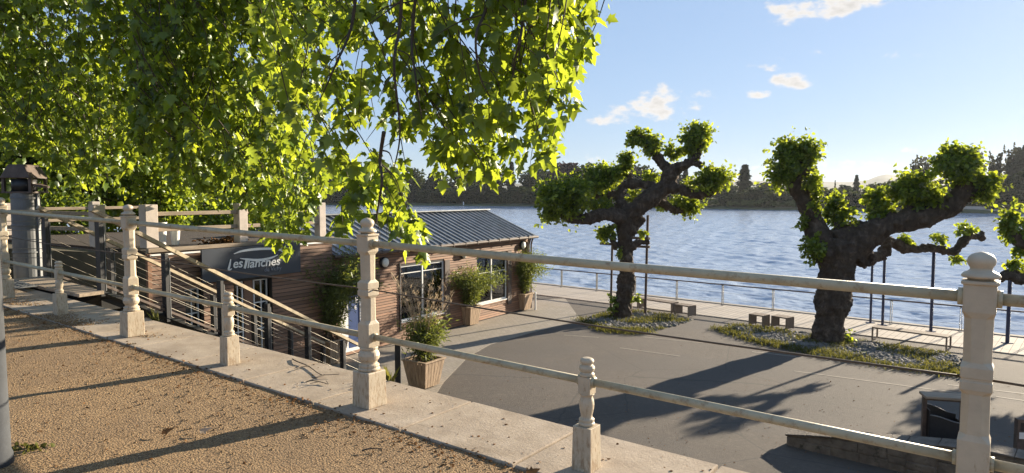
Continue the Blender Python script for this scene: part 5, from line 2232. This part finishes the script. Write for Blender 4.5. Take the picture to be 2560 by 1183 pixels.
# ------------------------------------------------------------------ far shore
def build_far():
    shore_px = [(-900, 512), (300, 511), (860, 513), (1340, 516.5), (1850, 524), (2200, 529), (2420, 533.5), (2560, 536), (3200, 545), (3900, 556)]
    sh = [gp(x, y, ZW) for x, y in shore_px]
    vs, fs = [], []
    prof = [(0, -.3), (.6, .5), (5, 1.0), (25, 1.8), (120, 4), (700, 14)]
    dirs = []
    for p in sh:
        d = Vector((p.x * .35, p.y, 0)).normalized()
        dirs.append(d)
        for (s, z) in prof:
            q = p + d * s
            vs.append((q.x, q.y, ZW + z))
    m = len(prof)
    for i in range(len(sh) - 1):
        for j in range(m - 1):
            a = i * m + j
            fs.append((a, a + m, a + m + 1, a + 1))
    structure("far_bank", MB().add(vs, fs), "bank", True)

    def shore_at(px):
        for i in range(len(shore_px) - 1):
            if shore_px[i][0] <= px <= shore_px[i + 1][0]:
                t = (px - shore_px[i][0]) / (shore_px[i + 1][0] - shore_px[i][0])
                return sh[i] + (sh[i + 1] - sh[i]) * t
        return sh[-1]

    # hills
    hp = [(-1500, 470), (600, 466), (1200, 462), (1500, 452), (1750, 446), (1900, 452), (2050, 454), (2120, 455), (2170, 450), (2195, 440), (2215, 436), (2245, 437), (2270, 447), (2330, 444),
          (2450, 436), (2600, 430), (2900, 432), (3500, 450)]
    vs, fs = [], []
    Yh = 1500
    for (x, y) in hp:
        t = dp(x, y, Yh)
        for (f, dy) in ((-.02, -500), (.35, -330), (.75, -150), (1.0, 0), (.9, 200), (.0, 700)):
            z = ZW + (t.z - ZW) * f
            k = (Yh + dy) / Yh
            vs.append((t.x * k, Yh + dy, z))
    m = 6
    for i in range(len(hp) - 1):
        for j in range(m - 1):
            a = i * m + j
            fs.append((a, a + m, a + m + 1, a + 1))
    structure("far_hills", MB().add(vs, fs), "hill", True)
    # small quay on the far bank at the right
    p, q = gp(2385, 531, ZW), gp(2500, 534, ZW)
    o = thing("far_slipway", "pale masonry slipway on the far bank at the right", "slipway", p)
    d = q - p
    MB().bar((0, -1, .5), (d.x, d.y - 1, .5), 3, 1.3).build("slab", "retain", o)
    MB().bar((d.x * .3, d.y * .3 + 1, 1.5), (d.x * .7, d.y * .7 + 1, 1.5), 2, 1.0).build("parapet", "concrete", o)

    # prototypes
    def broad(mat, n, seedv, hh=1.0):
        rg = np.random.default_rng(seedv)
        ps = []
        for k in range(15):
            a = rg.uniform(0, 6.28)
            zz = rg.uniform(.25, .88)
            rr = .36 * rg.uniform(.2, 1) * math.sin(math.pi * (zz * .75 + .2))
            s = rg.uniform(.12, .22)
            c = np.array([rr * math.cos(a), rr * math.sin(a), zz * hh])
            v = rg.normal(size=(n // 15, 3))
            v /= np.linalg.norm(v, axis=1, keepdims=True)
            ps.append(c + v * (rg.uniform(.3, 1.05, (n // 15, 1)) ** .5) * s)
        p = np.concatenate(ps)
        return leaves_mesh("crown", mat, p, rg.normal(size=p.shape), rg.normal(size=p.shape) + np.array([0, 0, .6]), rg.uniform(.035, .07, len(p)), LEAF_QUAD)

    def conifer(mat, n, seedv, w=.2):
        rg = np.random.default_rng(seedv)
        z = rg.uniform(.08, 1, n) ** .85
        a = rg.uniform(0, 6.28, n)
        lay = np.sin(z * 46 + 1.3 * np.sin(a * 3 + z * 9)) * .3 + .75
        r = w * (1.03 - z) ** .8 * lay * rg.uniform(.3, 1.25, n)
        p = np.stack([r * np.cos(a), r * np.sin(a), z - r * .25], 1)
        t = np.stack([np.cos(a), np.sin(a), np.full(n, -.4)], 1)
        return leaves_mesh("crown", mat, p, t, rg.normal(size=(n, 3)) * .3 + np.array([0, 0, 1]), rg.uniform(.03, .065, n), LEAF_QUAD)

    def poplar(mat, n, seedv):
        rg = np.random.default_rng(seedv)
        nb = 26
        ps, ts = [], []
        for k in range(nb):
            a = rg.uniform(0, 6.28)
            r0, r1 = rg.uniform(0, .04), rg.uniform(.03, .15)
            z0, z1 = rg.uniform(.1, .45), rg.uniform(.6, 1)
            m = n // nb
            f = rg.uniform(0, 1, m)
            p = np.stack([(r0 + (r1 - r0) * f) * math.cos(a), (r0 + (r1 - r0) * f) * math.sin(a), z0 + (z1 - z0) * f], 1) + rg.normal(size=(m, 3)) * .009
            ps.append(p)
            ts.append(np.tile(np.array([math.cos(a) * .2, math.sin(a) * .2, 1.]), (m, 1)) + rg.normal(size=(m, 3)) * .3)
        p, t = np.concatenate(ps), np.concatenate(ts)
        return leaves_mesh("crown", mat, p, t, rg.normal(size=p.shape), rg.uniform(.02, .045, len(p)), LEAF_QUAD)

    trunk = MB().tube([(0, 0, -.05), (.01, 0, .3), (0, 0, .8)], [.025, .02, .006], 7).mesh("trunk", "bark")
    kinds = {"broad": [broad(mm, 1800, s) for s, mm in ((1, "leaf_far"), (2, "leaf_far_light"), (3, "leaf_far"), (4, "leaf_far_blue"), (5, "leaf_far_light"), (6, "leaf_far"))], "purple": [broad("leaf_purple", 1800, 7)], "conifer": [conifer("leaf_conifer", 1600, 9), conifer("leaf_conifer", 1500, 10, .15)],
             "poplar": [poplar("leaf_poplar", 1700, 12), poplar("leaf_poplar", 1700, 13)], "bush": [broad("leaf_bush", 900, 15, .7), broad("leaf_bush", 900, 16, .7)]}

    def put(kind, px, topy, setback, label, group, name, wid=1.0, idx=None, sink=0.0):
        s = shore_at(px)
        d = Vector((s.x, s.y, 0)).normalized()
        b = s + d * setback
        z0 = ZW + (1.0 if setback < 25 else 2.0)
        top = dp(px, topy, b.y).z
        h = (top - z0) / (1 - sink)
        z0 -= sink * h
        o = thing(name, label, "tree" if kind != "bush" else "bush", (b.x, b.y, z0), random.uniform(0, 6.28), group)
        me = kinds[kind][random.randrange(len(kinds[kind])) if idx is None else idx]
        c = bpy.data.objects.new("crown", me)
        COL.objects.link(c)
        c.parent = o
        c.scale = (h * wid, h * wid, h)
        t = bpy.data.objects.new("trunk", trunk)
        COL.objects.link(t)
        t.parent = o
        t.scale = (h, h, h)

    G = "leafy trees of the wood across the water"
    lab = "dark leafy tree in the wood along the far shore"
    rd = random.Random(21)
    tops = [(680, 432), (740, 420), (800, 402), (850, 408), (900, 428), (960, 420), (1010, 432), (1060, 425), (1110, 432), (1160, 428), (1205, 432), (1250, 425), (1320, 432), (1350, 420), (1395, 428),
            (1490, 412), (1530, 428), (1570, 424), (1640, 418), (1690, 440), (1730, 436), (1780, 448), (1820, 455), (1910, 456), (1950, 460), (2000, 452), (2065, 478), (2100, 470), (2120, 462), (2175, 462), (2210, 458), (2235, 455),
            (2270, 458), (2310, 448), (2350, 452), (2390, 446), (2420, 440), (2455, 438), (2500, 440), (2535, 430), (2575, 430), (2620, 425), (2680, 428), (2750, 430)]
    for (x, y) in tops:
        put("broad", x, y, rd.uniform(18, 45), lab, G, "far_tree", rd.uniform(1.1, 1.5), None, .12)
    for x in range(660, 2700, 38):
        put("broad", x + rd.uniform(-12, 12), 470 + rd.uniform(-8, 10) + max(0, (x - 1700) * .006), rd.uniform(8, 16), lab, G, "far_tree", 1.8, None, .26)
    put("purple", 1430, 404, 20, "purple leaved tree across the water left of the middle pollarded tree", None, "copper_beech", 1.1)
    put("purple", 1598, 410, 30, "purple leaved tree showing behind the limbs of the middle pollarded tree", None, "copper_beech", .9)
    put("conifer", 1285, 404, 24, "slender fir across the water at the tip of the hanging leaves", None, "fir_tree", .8, 1)
    put("conifer", 1861, 411, 22, "broad pale fir across the water right of the middle pollarded tree", None, "fir_tree", 1.35, 0)
    put("conifer", 1733, 420, 34, "dark fir showing through the gap in the middle pollarded tree", None, "fir_tree", 1.0, 1)
    put("conifer", 2046, 414, 30, "dark spruce on the far shore between the two pollarded trees", None, "fir_tree", .8, 1)
    put("conifer", 2145, 437, 60, "small topped pine on the far skyline left of the distant hill", None, "pine_tree", .9, 0)
    put("conifer", 2095, 450, 50, "narrow dark tree on the far skyline between spruce and pine", None, "cypress_tree", .35, 1)
    for x, y, l in ((2292, 396, "bare looking poplar left of the right hand leaf ball of the thick tree"), (2312, 390, "second poplar left of the right hand leaf ball, a little taller"),
                    (2440, 374, "poplar directly right of the top leaf ball of the thick tree"), (2484, 376, "lone slim poplar standing apart near the right edge"),
                    (2528, 362, "tall poplar at the right edge, left one of the close pair"), (2553, 356, "tallest poplar touching the right edge of the view"), (2600, 352, "poplar beyond the right edge of the view")):
        put("poplar", x, y, 28, l, "poplars on the far shore", "poplar_tree", .95)
    for i, x in enumerate((1790, 1835, 1862, 1895, 1918, 1950, 1985, 2010, 2050, 2250, 2300)):
        put("bush", x, 492 + rd.uniform(-5, 6), 4, "pale green bush on the grassy far bank", "bushes on the far bank", "bank_bush", 2.2)
    # tiny white marker at the far water's edge
    p = gp(1172, 508, ZW + .6)
    s = shore_at(1172)
    o = thing("marker_post", "tiny white marker post at the far water's edge", "post", (s.x, s.y, ZW + .5))
    MB().tube([(0, 0, 0), (0, 0, 1.3)], .25, 8).build("shaft", "white", o)
    MB().lathe([(1.3, .25), (1.5, .2), (1.6, .05)], 8).build("cap", "white", o)


build_far()


# ------------------------------------------------------------------ light and sky
def build_light():
    sd = bpy.data.lights.new("sun", 'SUN')
    sd.energy = 5.0
    sd.angle = R(.55)
    sd.color = (1.0, .86, .66)
    s = bpy.data.objects.new("sun", sd)
    COL.objects.link(s)
    s.rotation_euler = (-SUN).to_track_quat('-Z', 'Y').to_euler()
    w = bpy.data.worlds.new("World")
    S.world = w
    w.use_nodes = True
    t = NT(w)
    bg = t.n["Background"]
    sky = t.new("ShaderNodeTexSky")
    sky.sky_type = 'NISHITA'
    sky.sun_disc = False
    sky.sun_elevation = SUN_EL
    sky.sun_rotation = SUN_AZ
    sky.air_density = 1.0
    sky.dust_density = .25
    sky.ozone_density = 2.5
    tc = t.new("ShaderNodeTexCoord")
    sx = t.new("ShaderNodeSeparateXYZ")
    t.link(tc.outputs["Generated"], sx.inputs[0])
    az = math_n(t, 'ARCTAN2', sx.outputs[0], sx.outputs[1])
    el = math_n(t, 'ARCSINE', sx.outputs[2])
    cmb = t.new("ShaderNodeCombineXYZ")
    t.link(az, cmb.inputs[0])
    t.link(math_n(t, 'MULTIPLY', el, 1.7), cmb.inputs[1])
    n1 = t.new("ShaderNodeTexNoise")
    n1.inputs["Scale"].default_value = 26
    n1.inputs["Detail"].default_value = 9
    n1.inputs["Roughness"].default_value = .58
    t.link(cmb.outputs[0], n1.inputs["Vector"])
    nz = math_n(t, 'SUBTRACT', n1.outputs[0], .5)

    def ang(px, py):
        r = ray(px, py).normalized()
        return math.atan2(r.x, r.y), math.asin(r.z)
    # small fair weather clouds: (centre, half sizes in degrees, weight)
    blobs = [((2010, 28), (3.6, 1.1), 1.0), ((2110, 5), (3.6, .9), 1.0), ((1945, 48), (1.1, .35), .8), ((1980, 203), (2.1, .75), 1.1), ((1895, 234), (1.3, .4), 1.05),
             ((1650, 250), (2.7, 1.2), .85), ((1600, 285), (4.4, .8), .75), ((1720, 255), (2.6, .8), .7), ((1560, 300), (3.2, .5), .7), ((1580, 232), (.6, .5), .7),
             ((2445, 380), (1.4, .5), .6), ((2265, 378), (.9, .4), .6), ((2060, 150), (4.5, .5), .22), ((1470, 405), (1.6, .7), .5), ((2100, 400), (6, .7), .28)]
    acc = None
    for (c, (a, b), wgt) in blobs:
        ca, ce = ang(*c)
        dx = math_n(t, 'DIVIDE', math_n(t, 'SUBTRACT', az, ca), R(a))
        dy = math_n(t, 'DIVIDE', math_n(t, 'SUBTRACT', el, ce), R(b))
        rr = math_n(t, 'ADD', math_n(t, 'MULTIPLY', dx, dx), math_n(t, 'MULTIPLY', dy, dy))
        v = math_n(t, 'MULTIPLY', math_n(t, 'SUBTRACT', 1.0, rr), wgt)
        v = math_n(t, 'MAXIMUM', v, -1.5)
        acc = v if acc is None else math_n(t, 'MAXIMUM', acc, v)
    dens = math_n(t, 'ADD', math_n(t, 'MULTIPLY', acc, .55), math_n(t, 'MULTIPLY', nz, 2.6))
    cov = t.new("ShaderNodeMapRange")
    cov.interpolation_type = 'SMOOTHSTEP'
    cov.inputs[1].default_value = .12
    cov.inputs[2].default_value = .62
    t.link(dens, cov.inputs[0])
    # thick parts turn greyer
    shade = t.new("ShaderNodeMapRange")
    shade.inputs[1].default_value = .5
    shade.inputs[2].default_value = 1.15
    shade.inputs[3].default_value = 1.0
    shade.inputs[4].default_value = .62
    t.link(dens, shade.inputs[0])
    cloudc = mixc(t, shade.outputs[0], (0, 0, 0, 1), (6.2, 6.0, 5.8, 1))
    gm = t.new("ShaderNodeGamma")
    gm.inputs[1].default_value = .36
    t.link(sky.outputs[0], gm.inputs[0])
    skyc = mixc(t, 1.0, gm.outputs[0], (1.98, 2.4, 3.1, 1), 'MULTIPLY')
    col = mixc(t, cov.outputs[0], skyc, cloudc)
    t.link(col, bg.inputs[0])
    bg.inputs[1].default_value = .05


def build_haze():
    m = bpy.data.materials.new("haze")
    m.use_nodes = True
    t = NT(m)
    t.n.remove(t.n["Principled BSDF"])
    v = t.new("ShaderNodeVolumePrincipled")
    v.inputs["Color"].default_value = (.86, .92, 1, 1)
    v.inputs["Density"].default_value = .00008
    v.inputs["Anisotropy"].default_value = .35
    t.link(v.outputs[0], t.n["Material Output"].inputs["Volume"])
    MAT["haze"] = m
    o = MB().box((-2600, -60, -9.5), (2600, 2300, 60)).build("haze", "haze")
    tag(o, kind='stuff')


if HAZE:
    build_haze()
build_light()
S.view_settings.view_transform = 'Standard'
S.view_settings.look = 'None'
S.view_settings.exposure = 1.6
S.view_settings.gamma = 1
S.view_settings.use_curve_mapping = False
S.cycles.max_bounces = 7
S.cycles.transparent_max_bounces = 12
S.cycles.use_denoising = True
